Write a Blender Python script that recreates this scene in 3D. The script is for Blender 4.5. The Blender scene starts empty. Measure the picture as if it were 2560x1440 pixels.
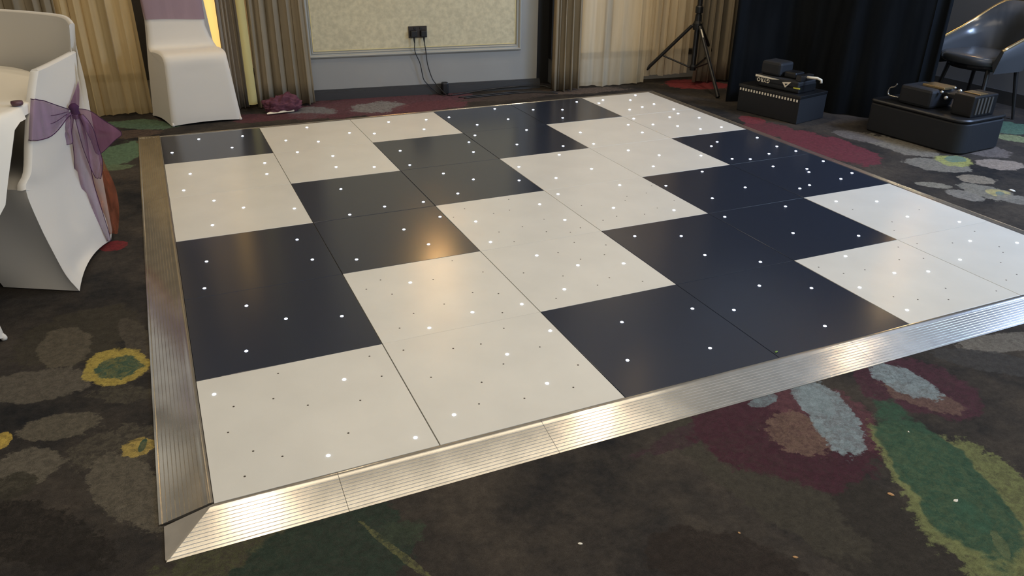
import bpy, bmesh, math, random
from mathutils import Vector, Matrix, noise
random.seed(7)
R = math.radians
sc = bpy.context.scene
C = sc.collection

def lin(c):
    return tuple(((v/255)/12.92 if v/255 <= .04045 else ((v/255+.055)/1.055)**2.4) for v in c) + (1.0,)

# ------------------------------------------------------------------ camera
cam = bpy.data.cameras.new('camera'); camo = bpy.data.objects.new('camera', cam); C.objects.link(camo)
cam.sensor_fit = 'HORIZONTAL'; cam.sensor_width = 36.0
cam.lens = 1951.48/2560*36.0
cam.clip_start = .05; cam.clip_end = 100
mr = Matrix([[0.914446, 0.170907, -0.366851], [-0.404528, 0.413014, -0.815951], [0.012063, 0.894545, 0.446816]])
camo.matrix_world = Matrix.Translation(Vector((0.060, -1.706, 1.421))) @ mr.to_4x4()
sc.camera = camo

# ------------------------------------------------------------------ world, exposure, lights
sc.view_settings.view_transform = 'Standard'; sc.view_settings.look = 'None'
sc.view_settings.gamma = 1.0; sc.view_settings.use_curve_mapping = False
sc.view_settings.exposure = 0.0
wd = bpy.data.worlds.new('world'); sc.world = wd; wd.use_nodes = True
wd.node_tree.nodes['Background'].inputs[0].default_value = (.96, .97, 1.0, 1)
wd.node_tree.nodes['Background'].inputs[1].default_value = .62

def area(name, loc, tgt, size, energy, col):
    l = bpy.data.lights.new(name, 'AREA'); l.shape = 'RECTANGLE'; l.size, l.size_y = size
    l.energy = energy; l.color = col
    o = bpy.data.objects.new(name, l); C.objects.link(o)
    o.location = loc; o.rotation_euler = (Vector(tgt)-Vector(loc)).to_track_quat('-Z', 'Y').to_euler()
    return o
def spot(name, loc, energy, col, ang=110, blend=.8, rad=.05):
    l = bpy.data.lights.new(name, 'SPOT'); l.energy = energy; l.color = col
    l.spot_size = R(ang); l.spot_blend = blend; l.shadow_soft_size = rad
    o = bpy.data.objects.new(name, l); C.objects.link(o); o.location = loc
    return o
WARM = (1.0, .84, .62)
COOL = (.50, .74, 1.0)
area('foyer_light', (6.0, -1.3, 1.9), (1.2, 1.6, 0.3), (1.8, 1.6), 95, COOL)
area('veil_fill', (5.9, 0.2, 2.3), (4.7, 1.9, 0), (.8, .8), 105, (.46, .62, 1.0))  # added unseen cool light, stands in for the bluish glare at right
area('ceiling_fill', (1.2, -0.2, 2.74), (1.2, -0.2, 0), (3.6, 2.6), 56, (1.0, .86, .66))  # broad fill added under the ceiling for the base light
DOWN = [(.15, 1.2), (2.5, 1.2), (4.9, 1.15), (-1.3, 3.6), (.9, 3.1), (3.0, 3.3), (5.3, 2.5), (-.3, 3.75), (3.7, 3.5)]  # last two added near the curtains to brighten the sheers
for x, y in DOWN:
    spot('downlight_beam', (x, y, 2.72), 36 if y > 3 else (8 if x < 3 else 19), WARM, rad=.035)

# ------------------------------------------------------------------ materials
def mat(name, col, rough=.6, metal=0.0, spec=.5, bump=0.0, bscale=200, vary=0.0, vscale=8, coat=0.0, aniso=0.0, sheen=0.0, emit=None, estr=0, trans=0.0):
    m = bpy.data.materials.new(name); m.use_nodes = True
    nt = m.node_tree; b = nt.nodes['Principled BSDF']
    c = lin(col)
    b.inputs['Base Color'].default_value = c
    b.inputs['Roughness'].default_value = rough; b.inputs['Metallic'].default_value = metal
    b.inputs['Specular IOR Level'].default_value = spec
    b.inputs['Coat Weight'].default_value = coat
    b.inputs['Anisotropic'].default_value = aniso
    b.inputs['Sheen Weight'].default_value = sheen
    b.inputs['Transmission Weight'].default_value = trans
    tc = nt.nodes.new('ShaderNodeTexCoord')
    if emit:
        b.inputs['Emission Color'].default_value = lin(emit); b.inputs['Emission Strength'].default_value = estr
    if vary:
        n = nt.nodes.new('ShaderNodeTexNoise'); n.inputs['Scale'].default_value = vscale; n.inputs['Detail'].default_value = 5
        nt.links.new(tc.outputs['Object'], n.inputs['Vector'])
        r = nt.nodes.new('ShaderNodeValToRGB'); r.color_ramp.elements[0].position = .35; r.color_ramp.elements[1].position = .65
        r.color_ramp.elements[0].color = tuple(v*(1-vary) for v in c[:3])+(1,)
        r.color_ramp.elements[1].color = tuple(min(1, v*(1+vary)) for v in c[:3])+(1,)
        nt.links.new(n.outputs['Fac'], r.inputs['Fac']); nt.links.new(r.outputs['Color'], b.inputs['Base Color'])
    if bump:
        n = nt.nodes.new('ShaderNodeTexNoise'); n.inputs['Scale'].default_value = bscale; n.inputs['Detail'].default_value = 3
        nt.links.new(tc.outputs['Object'], n.inputs['Vector'])
        bp = nt.nodes.new('ShaderNodeBump'); bp.inputs['Strength'].default_value = bump; bp.inputs['Distance'].default_value = .002
        nt.links.new(n.outputs['Fac'], bp.inputs['Height']); nt.links.new(bp.outputs['Normal'], b.inputs['Normal'])
    return m

def cloth_mat(name, col, alpha=1.0, trans=.3, vary=.12, vscale=(3, 3, .3), rough=.9):
    """woven cloth: diffuse + translucent, optionally see-through"""
    m = bpy.data.materials.new(name); m.use_nodes = True; nt = m.node_tree; nt.nodes.clear()
    o = nt.nodes.new('ShaderNodeOutputMaterial'); d = nt.nodes.new('ShaderNodeBsdfDiffuse'); t = nt.nodes.new('ShaderNodeBsdfTranslucent')
    tc = nt.nodes.new('ShaderNodeTexCoord'); mp = nt.nodes.new('ShaderNodeMapping'); mp.inputs['Scale'].default_value = vscale
    n = nt.nodes.new('ShaderNodeTexNoise'); n.inputs['Scale'].default_value = 6; n.inputs['Detail'].default_value = 4
    r = nt.nodes.new('ShaderNodeValToRGB'); c = lin(col)
    r.color_ramp.elements[0].position = .3; r.color_ramp.elements[1].position = .7
    r.color_ramp.elements[0].color = tuple(v*(1-vary) for v in c[:3])+(1,)
    r.color_ramp.elements[1].color = tuple(min(1, v*(1+vary)) for v in c[:3])+(1,)
    L = nt.links.new
    L(tc.outputs['Object'], mp.inputs['Vector']); L(mp.outputs[0], n.inputs['Vector']); L(n.outputs['Fac'], r.inputs['Fac'])
    L(r.outputs['Color'], d.inputs['Color']); L(r.outputs['Color'], t.inputs['Color'])
    mx = nt.nodes.new('ShaderNodeMixShader'); mx.inputs[0].default_value = trans
    L(d.outputs[0], mx.inputs[1]); L(t.outputs[0], mx.inputs[2]); last = mx
    if alpha < 1:
        tr = nt.nodes.new('ShaderNodeBsdfTransparent'); m2 = nt.nodes.new('ShaderNodeMixShader'); m2.inputs[0].default_value = alpha
        L(tr.outputs[0], m2.inputs[1]); L(mx.outputs[0], m2.inputs[2]); last = m2
    L(last.outputs[0], o.inputs['Surface'])
    return m

M = {}
M['white_tile'] = mat('white_tile', (214, 212, 203), rough=.28, spec=.6, vary=.03, vscale=5, bump=.06, bscale=350)
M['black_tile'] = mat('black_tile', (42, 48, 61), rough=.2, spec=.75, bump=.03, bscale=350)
M['tile_core'] = mat('tile_core', (120, 116, 108), rough=.45, metal=.6)
M['alu'] = mat('alu', (204, 200, 191), rough=.18, metal=.9, vary=.08, vscale=14, bump=.04, bscale=260)
M['alu_plain'] = mat('alu_plain', (196, 190, 180), rough=.4, metal=.85, vary=.06, vscale=20, bump=.1, bscale=300)
M['hole'] = mat('hole', (70, 62, 52), rough=.9)
M['led'] = mat('led', (235, 240, 255), rough=.3, emit=(215, 228, 255), estr=9)
M['led'].cycles.emission_sampling = 'NONE'
M['wall_paint'] = mat('wall_paint', (150, 149, 143), rough=.6, vary=.03, vscale=3)
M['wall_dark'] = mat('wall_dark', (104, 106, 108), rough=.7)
M['moulding'] = mat('moulding', (160, 160, 152), rough=.42)
M['skirting'] = mat('skirting', (58, 58, 58), rough=.45)
M['wallpaper'] = mat('wallpaper', (200, 190, 156), rough=.55, vary=.11, vscale=30, bump=.2, bscale=60)
M['gilt'] = mat('gilt', (220, 205, 150), rough=.3, metal=.4)
M['ceiling'] = mat('ceiling', (236, 230, 220), rough=.9)
M['spandex'] = mat('spandex', (220, 214, 202), rough=.55, sheen=.25, bump=.05, bscale=500)
M['table_cloth'] = mat('table_cloth', (232, 226, 212), rough=.8, bump=.04, bscale=400)
M['black_metal'] = mat('black_metal', (26, 25, 25), rough=.4)
M['steel'] = mat('steel', (170, 168, 160), rough=.3, metal=.9)
M['black_box'] = mat('black_box', (17, 20, 25), rough=.7, bump=.2, bscale=150)
M['black_plastic'] = mat('black_plastic', (15, 16, 18), rough=.45)
M['black_drape'] = cloth_mat('black_drape', (24, 26, 28), trans=.05, vary=.25)
M['print_white'] = mat('print_white', (225, 218, 198), rough=.5)
M['print_yellow'] = mat('print_yellow', (190, 190, 70), rough=.5)
M['brass'] = mat('brass', (205, 178, 130), rough=.25, metal=.9)
M['leather'] = mat('leather', (66, 68, 70), rough=.24, spec=.7, bump=.04, bscale=120)
M['cable'] = mat('cable', (22, 21, 21), rough=.5)
M['nickel'] = mat('nickel', (66, 62, 60), rough=.28, metal=.7)
M['crumb'] = mat('crumb', (225, 220, 205), rough=.8)
M['crumb_tan'] = mat('crumb_tan', (180, 140, 95), rough=.8)
M['leaf_green'] = mat('leaf_green', (110, 140, 60), rough=.7)
M['mauve'] = mat('mauve', (88, 58, 66), rough=.4)
M['curtain_grey'] = cloth_mat('curtain_grey', (146, 136, 122), trans=.08)
M['curtain_taupe'] = cloth_mat('curtain_taupe', (150, 138, 116), trans=.08)
M['lining'] = cloth_mat('lining', (226, 214, 150), trans=.3, vary=.04)
M['sheer'] = cloth_mat('sheer', (238, 222, 190), alpha=.62, trans=.35, vary=.12)
M['sheer_lit_amber'] = cloth_mat('sheer_lit_amber', (242, 218, 168), alpha=.62, trans=.35, vary=.14)  # beige sheer with the warm light on it put into the colour
M['organza'] = cloth_mat('organza', (150, 116, 150), alpha=.60, trans=.35, vary=.2, vscale=(4, 4, 1))
M['organza_far'] = cloth_mat('organza_far', (178, 154, 162), alpha=.95, trans=.3, vary=.06)
M['organza_dark'] = cloth_mat('organza_dark', (84, 56, 84), alpha=.9, trans=.2, vary=.2)
M['organza_pink'] = cloth_mat('organza_pink', (138, 96, 120), alpha=.78, trans=.35, vary=.25)
M['organza_lit_orange'] = cloth_mat('organza_lit_orange', (150, 84, 60), alpha=.62, trans=.4, vary=.5, vscale=(7, 7, .8))  # same organza, orange light on the far tail put into its colour
M['burgundy_cloth'] = cloth_mat('burgundy_cloth', (118, 78, 90), alpha=.9, trans=.3, vary=.3, vscale=(6, 6, 6))
M['blind'] = mat('blind', (240, 218, 176), rough=.8)
M['frame_dark'] = mat('frame_dark', (48, 46, 42), rough=.5)
M['lamp_glow'] = mat('lamp_glow', (255, 225, 170), emit=(255, 220, 160), estr=12)
M['amber_glow'] = mat('amber_glow', (235, 180, 90), emit=(240, 198, 118), estr=1.15)
M['bulb'] = mat('bulb', (255, 235, 200), emit=(255, 214, 150), estr=30)

# ------------------------------------------------------------------ mesh helpers
def mesh_obj(name, vs, fs, m, parent=None, smooth=False, mats=None, fm=None):
    me = bpy.data.meshes.new(name); me.from_pydata([tuple(v) for v in vs], [], fs); me.update()
    o = bpy.data.objects.new(name, me); C.objects.link(o)
    for mm in (mats or [m]): me.materials.append(mm)
    if fm: me.polygons.foreach_set('material_index', fm)
    if smooth: me.polygons.foreach_set('use_smooth', [True]*len(me.polygons))
    if parent: o.parent = parent
    return o
def tag(o, label=None, cat=None, group=None, kind=None):
    if label: o['label'] = label
    if cat: o['category'] = cat
    if group: o['group'] = group
    if kind: o['kind'] = kind
    return o
def thing(name, label, cat, group=None, loc=(0, 0, 0)):
    o = bpy.data.objects.new(name, None); C.objects.link(o); o.location = loc; o.empty_display_size = .05
    return tag(o, label, cat, group)
def frame(ax, up=Vector((0, 0, 1))):
    ax = Vector(ax).normalized()
    s = ax.cross(up) if abs(ax.dot(up)) < .98 else ax.cross(Vector((1, 0, 0)))
    s.normalize(); return ax, s, s.cross(ax).normalized()
class MB:
    def __init__(self): self.v = []; self.f = []; self.m = []
    def add(self, vs, fs, mi=0):
        n = len(self.v); self.v += [Vector(v) for v in vs]; self.f += [tuple(i+n for i in f) for f in fs]; self.m += [mi]*len(fs)
    def box(self, c, s, rz=0, mi=0, mtx=None, bev=0):
        sx, sy, sz = (v/2 for v in s)
        bm = bmesh.new(); bmesh.ops.create_cube(bm, size=1)
        for v in bm.verts: v.co = Vector((v.co.x*s[0], v.co.y*s[1], v.co.z*s[2]))
        if bev: bmesh.ops.bevel(bm, geom=bm.edges[:], offset=bev, segments=2, affect='EDGES', profile=.5)
        T = mtx if mtx is not None else Matrix.Translation(Vector(c)) @ Matrix.Rotation(rz, 4, 'Z')
        bm.verts.index_update()
        self.add([T @ v.co for v in bm.verts], [tuple(v.index for v in f.verts) for f in bm.faces], mi); bm.free()
    def tube(self, pts, r, n=8, mi=0, cap=True):
        pts = [Vector(p) for p in pts]; vs = []; fs = []
        rr = r if isinstance(r, (list, tuple)) else [r]*len(pts)
        prev = None
        for i, p in enumerate(pts):
            d = (pts[min(i+1, len(pts)-1)]-pts[max(i-1, 0)]).normalized()
            if prev is None: _, s, u = frame(d)
            else:
                s = (prev - d*prev.dot(d)).normalized(); u = s.cross(d).normalized()
            prev = s
            for k in range(n):
                a = 2*math.pi*k/n; vs.append(p + (s*math.cos(a)+u*math.sin(a))*rr[i])
        for i in range(len(pts)-1):
            for k in range(n): fs.append((i*n+k, i*n+(k+1) % n, (i+1)*n+(k+1) % n, (i+1)*n+k))
        if cap: fs.append(tuple(range(n))[::-1]); fs.append(tuple(range((len(pts)-1)*n, len(pts)*n)))
        self.add(vs, fs, mi)
    def lathe(self, prof, c=(0, 0, 0), n=20, mi=0, mtx=None):
        vs = []; fs = []; T = mtx if mtx is not None else Matrix.Translation(Vector(c))
        for r, z in prof:
            for k in range(n): a = 2*math.pi*k/n; vs.append(T @ Vector((max(r, 1e-4)*math.cos(a), max(r, 1e-4)*math.sin(a), z)))
        for i in range(len(prof)-1):
            for k in range(n): fs.append((i*n+k, i*n+(k+1) % n, (i+1)*n+(k+1) % n, (i+1)*n+k))
        self.add(vs, fs, mi)
    def grid(self, rows, mi=0):
        nr, nc = len(rows), len(rows[0]); vs = [p for r in rows for p in r]
        self.add(vs, [(i*nc+j, i*nc+j+1, (i+1)*nc+j+1, (i+1)*nc+j) for i in range(nr-1) for j in range(nc-1)], mi)
    def build(self, name, m, parent=None, smooth=False, mats=None):
        return mesh_obj(name, self.v, self.f, m, parent, smooth, mats, self.m if mats else None)
def smooth_path(pts, n=8):
    P = [Vector(p) for p in pts]; out = []
    for i in range(len(P)-1):
        p0 = P[max(i-1, 0)]; p1 = P[i]; p2 = P[i+1]; p3 = P[min(i+2, len(P)-1)]
        for k in range(n):
            t = k/n
            out.append(.5*((2*p1)+(-p0+p2)*t+(2*p0-5*p1+4*p2-p3)*t*t+(-p0+3*p1-3*p2+p3)*t**3))
    out.append(P[-1]); return out
def sharp_by_angle(o, ang=35):
    o.data.polygons.foreach_set('use_smooth', [True]*len(o.data.polygons))
    bm = bmesh.new(); bm.from_mesh(o.data)
    bmesh.ops.recalc_face_normals(bm, faces=bm.faces)
    for e in bm.edges:
        if len(e.link_faces) == 2 and e.calc_face_angle(0) > R(ang): e.smooth = False
    bm.to_mesh(o.data); bm.free()
    return o

# ------------------------------------------------------------------ carpet: woven floral pattern as a node tree
BLOBS = [  # centre x, y, half length, half width, turn, colour, edge raggedness
    (-0.449, 0.118, 0.264, 0.094, -0.76, (40, 35, 30), 0.50),
    (1.514, -0.675, 0.293, 0.181, -1.47, (50, 45, 38), 0.20),
    (1.096, -0.644, 0.202, 0.095, -0.65, (46, 38, 32), 0.20),
    (1.373, -0.336, 0.440, 0.121, -1.45, (62, 57, 46), 0.20),
    (-0.359, 1.130, 0.198, 0.219, -0.54, (62, 56, 43), 0.30),
    (-0.409, 1.075, 0.086, 0.157, 0.11, (88, 79, 62), 0.25),
    (-0.164, 0.987, 0.222, 0.049, -1.35, (74, 66, 54), 0.30),
    (-0.462, 0.833, 0.169, 0.100, -0.30, (90, 82, 68), 0.25),
    (-0.221, 0.675, 0.099, 0.053, -0.51, (72, 66, 52), 0.70),
    (-0.388, 0.564, 0.117, 0.066, -0.11, (92, 84, 67), 0.30),
    (-0.239, 0.862, 0.099, 0.121, -0.00, (170, 145, 50), 0.25),
    (-0.230, 0.850, 0.068, 0.074, 0.19, (55, 82, 62), 0.35),
    (-0.225, 0.382, 0.127, 0.114, -0.69, (78, 71, 57), 0.80),
    (-0.205, 0.181, 0.197, 0.079, -1.19, (92, 84, 68), 0.40),
    (-0.178, 0.366, 0.043, 0.048, 0.83, (165, 138, 55), 0.50),
    (-0.165, 0.370, 0.032, 0.009, 1.32, (50, 78, 60), 0.30),
    (-0.536, 0.550, 0.027, 0.043, 0.03, (190, 155, 50), 0.30),
    (-0.467, 0.380, 0.103, 0.094, -0.65, (96, 88, 72), 0.35),
    (-0.482, 0.316, 0.063, 0.061, -0.79, (56, 52, 40), 0.40),
    (0.002, -0.189, 0.222, 0.115, 0.41, (72, 72, 45), 0.80),
    (0.208, -0.291, 0.262, 0.170, 0.48, (42, 56, 44), 0.25),
    (0.394, -0.322, 0.150, 0.000, -1.17, (92, 92, 52), 0.80),
    (0.425, -0.256, 0.060, 0.047, -0.17, (52, 62, 46), 0.70),
    (1.619, -0.161, 0.145, 0.062, -0.01, (86, 52, 56), 0.50),
    (1.425, -0.192, 0.298, 0.043, 0.13, (62, 42, 46), 0.40),
    (1.617, -0.317, 0.287, 0.248, -0.37, (68, 32, 42), 0.22),
    (1.776, -0.273, 0.211, 0.147, -1.59, (88, 50, 55), 0.40),
    (1.628, -0.322, 0.104, 0.099, -1.54, (104, 78, 64), 0.50),
    (1.783, -0.299, 0.212, 0.076, -2.03, (112, 128, 132), 0.35),
    (1.794, -0.210, 0.088, 0.057, -1.76, (112, 128, 132), 0.40),
    (1.634, -0.153, 0.058, 0.025, 0.17, (100, 115, 120), 0.40),
    (2.164, -0.280, 0.190, 0.179, -1.04, (72, 38, 48), 0.25),
    (2.128, -0.327, 0.118, 0.067, -1.11, (98, 72, 62), 0.40),
    (2.153, -0.249, 0.120, 0.074, -1.44, (112, 128, 132), 0.35),
    (1.847, -0.785, 0.352, 0.200, -2.01, (104, 110, 60), 0.35),
    (1.810, -0.669, 0.332, 0.115, -1.94, (108, 114, 62), 0.30),
    (1.853, -0.633, 0.345, 0.118, -1.98, (46, 78, 56), 0.12),
    (1.795, -0.779, 0.072, 0.037, -1.81, (48, 84, 60), 0.40),
    (1.772, -0.876, 0.053, 0.017, -2.18, (86, 98, 60), 0.50),
    (2.715, -0.201, 0.210, 0.061, -0.19, (104, 98, 88), 0.30),
    (2.535, -0.274, 0.195, 0.073, -0.73, (60, 58, 56), 0.30),
    (3.945, 2.007, 0.427, 0.215, -1.60, (108, 40, 50), 0.15),
    (3.894, 2.448, 0.223, 0.171, -1.51, (104, 42, 50), 0.30),
    (4.290, 3.883, 0.284, 0.207, -0.42, (140, 42, 46), 0.20),
    (3.944, 2.721, 0.114, 0.089, -1.75, (122, 42, 50), 0.30),
    (4.417, 1.821, 0.287, 0.145, -1.54, (118, 110, 95), 0.30),
    (4.292, 1.438, 0.199, 0.135, -0.87, (118, 112, 98), 0.20),
    (4.671, 1.295, 0.151, 0.110, -0.43, (138, 122, 106), 0.20),
    (4.846, 1.554, 0.185, 0.146, -1.59, (104, 92, 84), 0.30),
    (4.468, 1.455, 0.110, 0.121, -1.11, (150, 152, 70), 0.40),
    (4.504, 1.476, 0.061, 0.079, -1.12, (92, 120, 100), 0.30),
    (4.276, 1.151, 0.105, 0.085, -0.66, (130, 118, 98), 0.30),
    (3.955, 1.166, 0.092, 0.049, -0.76, (128, 122, 104), 0.30),
    (3.972, 0.987, 0.104, 0.080, -1.30, (122, 116, 104), 0.20),
    (4.139, 0.969, 0.150, 0.116, -1.40, (122, 116, 100), 0.30),
    (4.177, 0.933, 0.064, 0.072, -0.80, (165, 150, 85), 0.40),
    (4.177, 0.926, 0.023, 0.038, -0.98, (92, 112, 104), 0.30),
    (4.174, 0.817, 0.104, 0.080, -1.17, (116, 110, 98), 0.30),
    (5.528, 1.891, 0.187, 0.191, -1.13, (70, 104, 82), 0.20),
    (5.309, 1.655, 0.140, 0.091, -1.05, (122, 132, 84), 0.40),
    (4.330, 2.113, 0.181, 0.097, -1.40, (100, 92, 86), 0.30),
    (1.582, 4.097, 0.770, 0.310, -0.05, (96, 56, 66), 0.25),
    (1.035, 4.070, 0.174, 0.175, 0.22, (108, 110, 114), 0.30),
    (1.527, 4.064, 0.213, 0.173, 0.28, (122, 124, 124), 0.50),
    (1.203, 3.904, 0.104, 0.080, 0.37, (84, 50, 58), 0.40),
    (1.921, 3.967, 0.343, 0.132, 0.11, (100, 52, 60), 0.30),
    (3.188, 4.017, 0.427, 0.111, -0.15, (96, 82, 72), 0.30),
    (2.622, 4.045, 0.442, 0.124, 0.04, (70, 60, 56), 0.40),
    (0.801, 4.035, 0.509, 0.091, -0.32, (92, 48, 58), 0.40),
    (0.631, 4.005, 0.164, 0.068, -0.09, (88, 46, 54), 0.30),
    (-0.240, 3.470, 0.307, 0.145, 1.18, (84, 114, 82), 0.15),
    (-0.301, 3.199, 0.128, 0.063, -0.14, (90, 108, 74), 0.30),
    (-0.093, 4.146, 0.244, 0.124, -0.63, (78, 106, 78), 0.25),
    (-0.170, 3.926, 0.199, 0.110, -0.22, (84, 66, 54), 0.30),
    (-0.113, 3.701, 0.045, 0.033, 2.11, (80, 66, 50), 0.20),
    (-0.361, 3.949, 0.049, 0.064, 0.98, (60, 84, 56), 0.30),
    (-0.257, 1.961, 0.059, 0.062, 0.63, (125, 30, 34), 0.20),
    (-0.247, 4.990, 0.067, 0.047, 1.14, (110, 44, 40), 0.30),
]
def carpet_material():
    m = bpy.data.materials.new('floral_carpet'); m.use_nodes = True; nt = m.node_tree; b = nt.nodes['Principled BSDF']; L = nt.links.new
    b.inputs['Roughness'].default_value = .95; b.inputs['Specular IOR Level'].default_value = .15
    tc = nt.nodes.new('ShaderNodeTexCoord')
    def noise_(scale, detail=4, rough=.6):
        n = nt.nodes.new('ShaderNodeTexNoise'); n.inputs['Scale'].default_value = scale; n.inputs['Detail'].default_value = detail; n.inputs['Roughness'].default_value = rough
        L(tc.outputs['Object'], n.inputs['Vector']); return n
    nA = noise_(22, 6, .75); nB = noise_(60, 4, .7)
    mid = nt.nodes.new('ShaderNodeMath'); mid.operation = 'ADD'; L(nA.outputs['Fac'], mid.inputs[0]); L(nB.outputs['Fac'], mid.inputs[1])
    cen = nt.nodes.new('ShaderNodeMath'); cen.operation = 'SUBTRACT'; L(mid.outputs[0], cen.inputs[0]); cen.inputs[1].default_value = 1.0
    nL = noise_(5.5, 3, .6); low = nt.nodes.new('ShaderNodeMath'); low.operation = 'MULTIPLY_ADD'; L(nL.outputs['Fac'], low.inputs[0]); low.inputs[1].default_value = .9; low.inputs[2].default_value = -.45
    base = nt.nodes.new('ShaderNodeValToRGB'); n0 = noise_(2.2, 6, .7); L(n0.outputs['Fac'], base.inputs['Fac'])
    e = base.color_ramp.elements; e[0].position = .36; e[0].color = lin((31, 31, 32)); e[1].position = .64; e[1].color = lin((66, 60, 53))
    cur = base.outputs['Color']
    nS = noise_(34, 8, .85); nS.inputs['Distortion'].default_value = 1.2
    sp = nt.nodes.new('ShaderNodeMapRange'); sp.inputs['From Min'].default_value = .44; sp.inputs['From Max'].default_value = .54; L(nS.outputs['Fac'], sp.inputs['Value'])
    for (x, y, r1, r2, a, col, rg) in BLOBS:
        mp = nt.nodes.new('ShaderNodeMapping'); mp.vector_type = 'TEXTURE'
        mp.inputs['Location'].default_value = (x, y, 0); mp.inputs['Rotation'].default_value = (0, 0, a); mp.inputs['Scale'].default_value = (max(r1, .01), max(r2, .01), 1)
        L(tc.outputs['Object'], mp.inputs['Vector'])
        ln = nt.nodes.new('ShaderNodeVectorMath'); ln.operation = 'LENGTH'; L(mp.outputs[0], ln.inputs[0])
        ad = nt.nodes.new('ShaderNodeMath'); ad.operation = 'MULTIPLY_ADD'; L(cen.outputs[0], ad.inputs[0]); ad.inputs[1].default_value = rg*1.5; ls = nt.nodes.new('ShaderNodeMath'); ls.operation = 'ADD'; L(ln.outputs['Value'], ls.inputs[0]); L(low.outputs[0], ls.inputs[1]); L(ls.outputs[0], ad.inputs[2])
        mr_ = nt.nodes.new('ShaderNodeMapRange'); mr_.inputs['From Min'].default_value = 1.03; mr_.inputs['From Max'].default_value = .95
        L(ad.outputs[0], mr_.inputs['Value'])
        mx = nt.nodes.new('ShaderNodeMix'); mx.data_type = 'RGBA'
        k_ = min(.75, .15+rg*.75); s_ = nt.nodes.new('ShaderNodeMath'); s_.operation = 'MULTIPLY_ADD'; L(sp.outputs['Result'], s_.inputs[0]); s_.inputs[1].default_value = k_; s_.inputs[2].default_value = 1-k_
        f_ = nt.nodes.new('ShaderNodeMath'); f_.operation = 'MULTIPLY'; L(mr_.outputs['Result'], f_.inputs[0]); L(s_.outputs[0], f_.inputs[1])
        L(f_.outputs[0], mx.inputs['Factor']); L(cur, mx.inputs[6]); g = sum(col)/3; mx.inputs[7].default_value = lin(tuple(g+(v-g)*.72 for v in col))
        cur = mx.outputs[2]
    # pile: fine light and dark tufts
    nf = noise_(420, 2, .6); nm = noise_(38, 7, .9)
    s = nt.nodes.new('ShaderNodeMath'); s.operation = 'MULTIPLY_ADD'; L(nf.outputs['Fac'], s.inputs[0]); s.inputs[1].default_value = 1.0; s.inputs[2].default_value = .5
    s2 = nt.nodes.new('ShaderNodeMapRange'); L(nm.outputs['Fac'], s2.inputs['Value']); s2.inputs['From Min'].default_value = .3; s2.inputs['From Max'].default_value = .7; s2.inputs['To Min'].default_value = .55; s2.inputs['To Max'].default_value = 1.45
    pr = nt.nodes.new('ShaderNodeMath'); pr.operation = 'MULTIPLY'; L(s.outputs[0], pr.inputs[0]); L(s2.outputs[0], pr.inputs[1])
    vm = nt.nodes.new('ShaderNodeVectorMath'); vm.operation = 'SCALE'; L(cur, vm.inputs[0]); L(pr.outputs[0], vm.inputs['Scale'])
    vb = nt.nodes.new('ShaderNodeVectorMath'); vb.operation = 'SCALE'; L(vm.outputs[0], vb.inputs[0]); vb.inputs['Scale'].default_value = 1.06; L(vb.outputs[0], b.inputs['Base Color'])
    bp = nt.nodes.new('ShaderNodeBump'); bp.inputs['Strength'].default_value = .6; bp.inputs['Distance'].default_value = .004
    L(nf.outputs['Fac'], bp.inputs['Height']); L(bp.outputs['Normal'], b.inputs['Normal'])
    return m
fl = MB(); fl.box((2.0, .9, -.03), (9.0, 7.8, .06))
tag(fl.build('floor', carpet_material()), 'dark floral carpet with grey petals, burgundy flowers and green leaves', kind='structure')

# ------------------------------------------------------------------ room shell
WSL = -.109
def wy(x, off=0.0): return 4.573 - off + WSL*x
WR = math.atan(WSL)
def wbox(mb, x0, x1, z0, z1, d0, d1, bev=0, mi=0):   # box lying along the back wall, d = distance out from its face
    xm = (x0+x1)/2; dm = (d0+d1)/2
    mb.box((xm, wy(xm, dm), (z0+z1)/2), ((x1-x0)/math.cos(WR), abs(d1-d0), z1-z0), rz=WR, bev=bev, mi=mi)
H = 2.8
b = MB()
wbox(b, 1.03, 2.96, 0, H, -.45, 0)
wbox(b, -2.6, -.86, 0, H, -.45, 0)
wbox(b, 4.62, 6.4, 0, H, -.45, 0)
wbox(b, -.86, 1.03, 0, .205, -.45, -.09); wbox(b, -.86, 1.03, 2.35, H, -.45, 0)
wbox(b, 3.14, 4.62, 0, .205, -.45, -.09); wbox(b, 2.96, 4.62, 2.35, H, -.45, 0)
tag(b.build('wall_back', M['wall_paint']), 'grey painted back wall with a panel between two curtained windows', kind='structure')
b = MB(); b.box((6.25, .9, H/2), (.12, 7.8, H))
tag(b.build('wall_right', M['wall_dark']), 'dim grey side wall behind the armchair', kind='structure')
b = MB(); b.box((-2.5, .9, H/2), (.12, 7.8, H))
tag(b.build('wall_left', M['wall_paint']), 'grey side wall beyond the round table', kind='structure')
b = MB(); b.box((2.0, .9, H+.05), (9.0, 7.8, .1))
tag(b.build('ceiling', M['ceiling']), 'pale ceiling', kind='structure')
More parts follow.
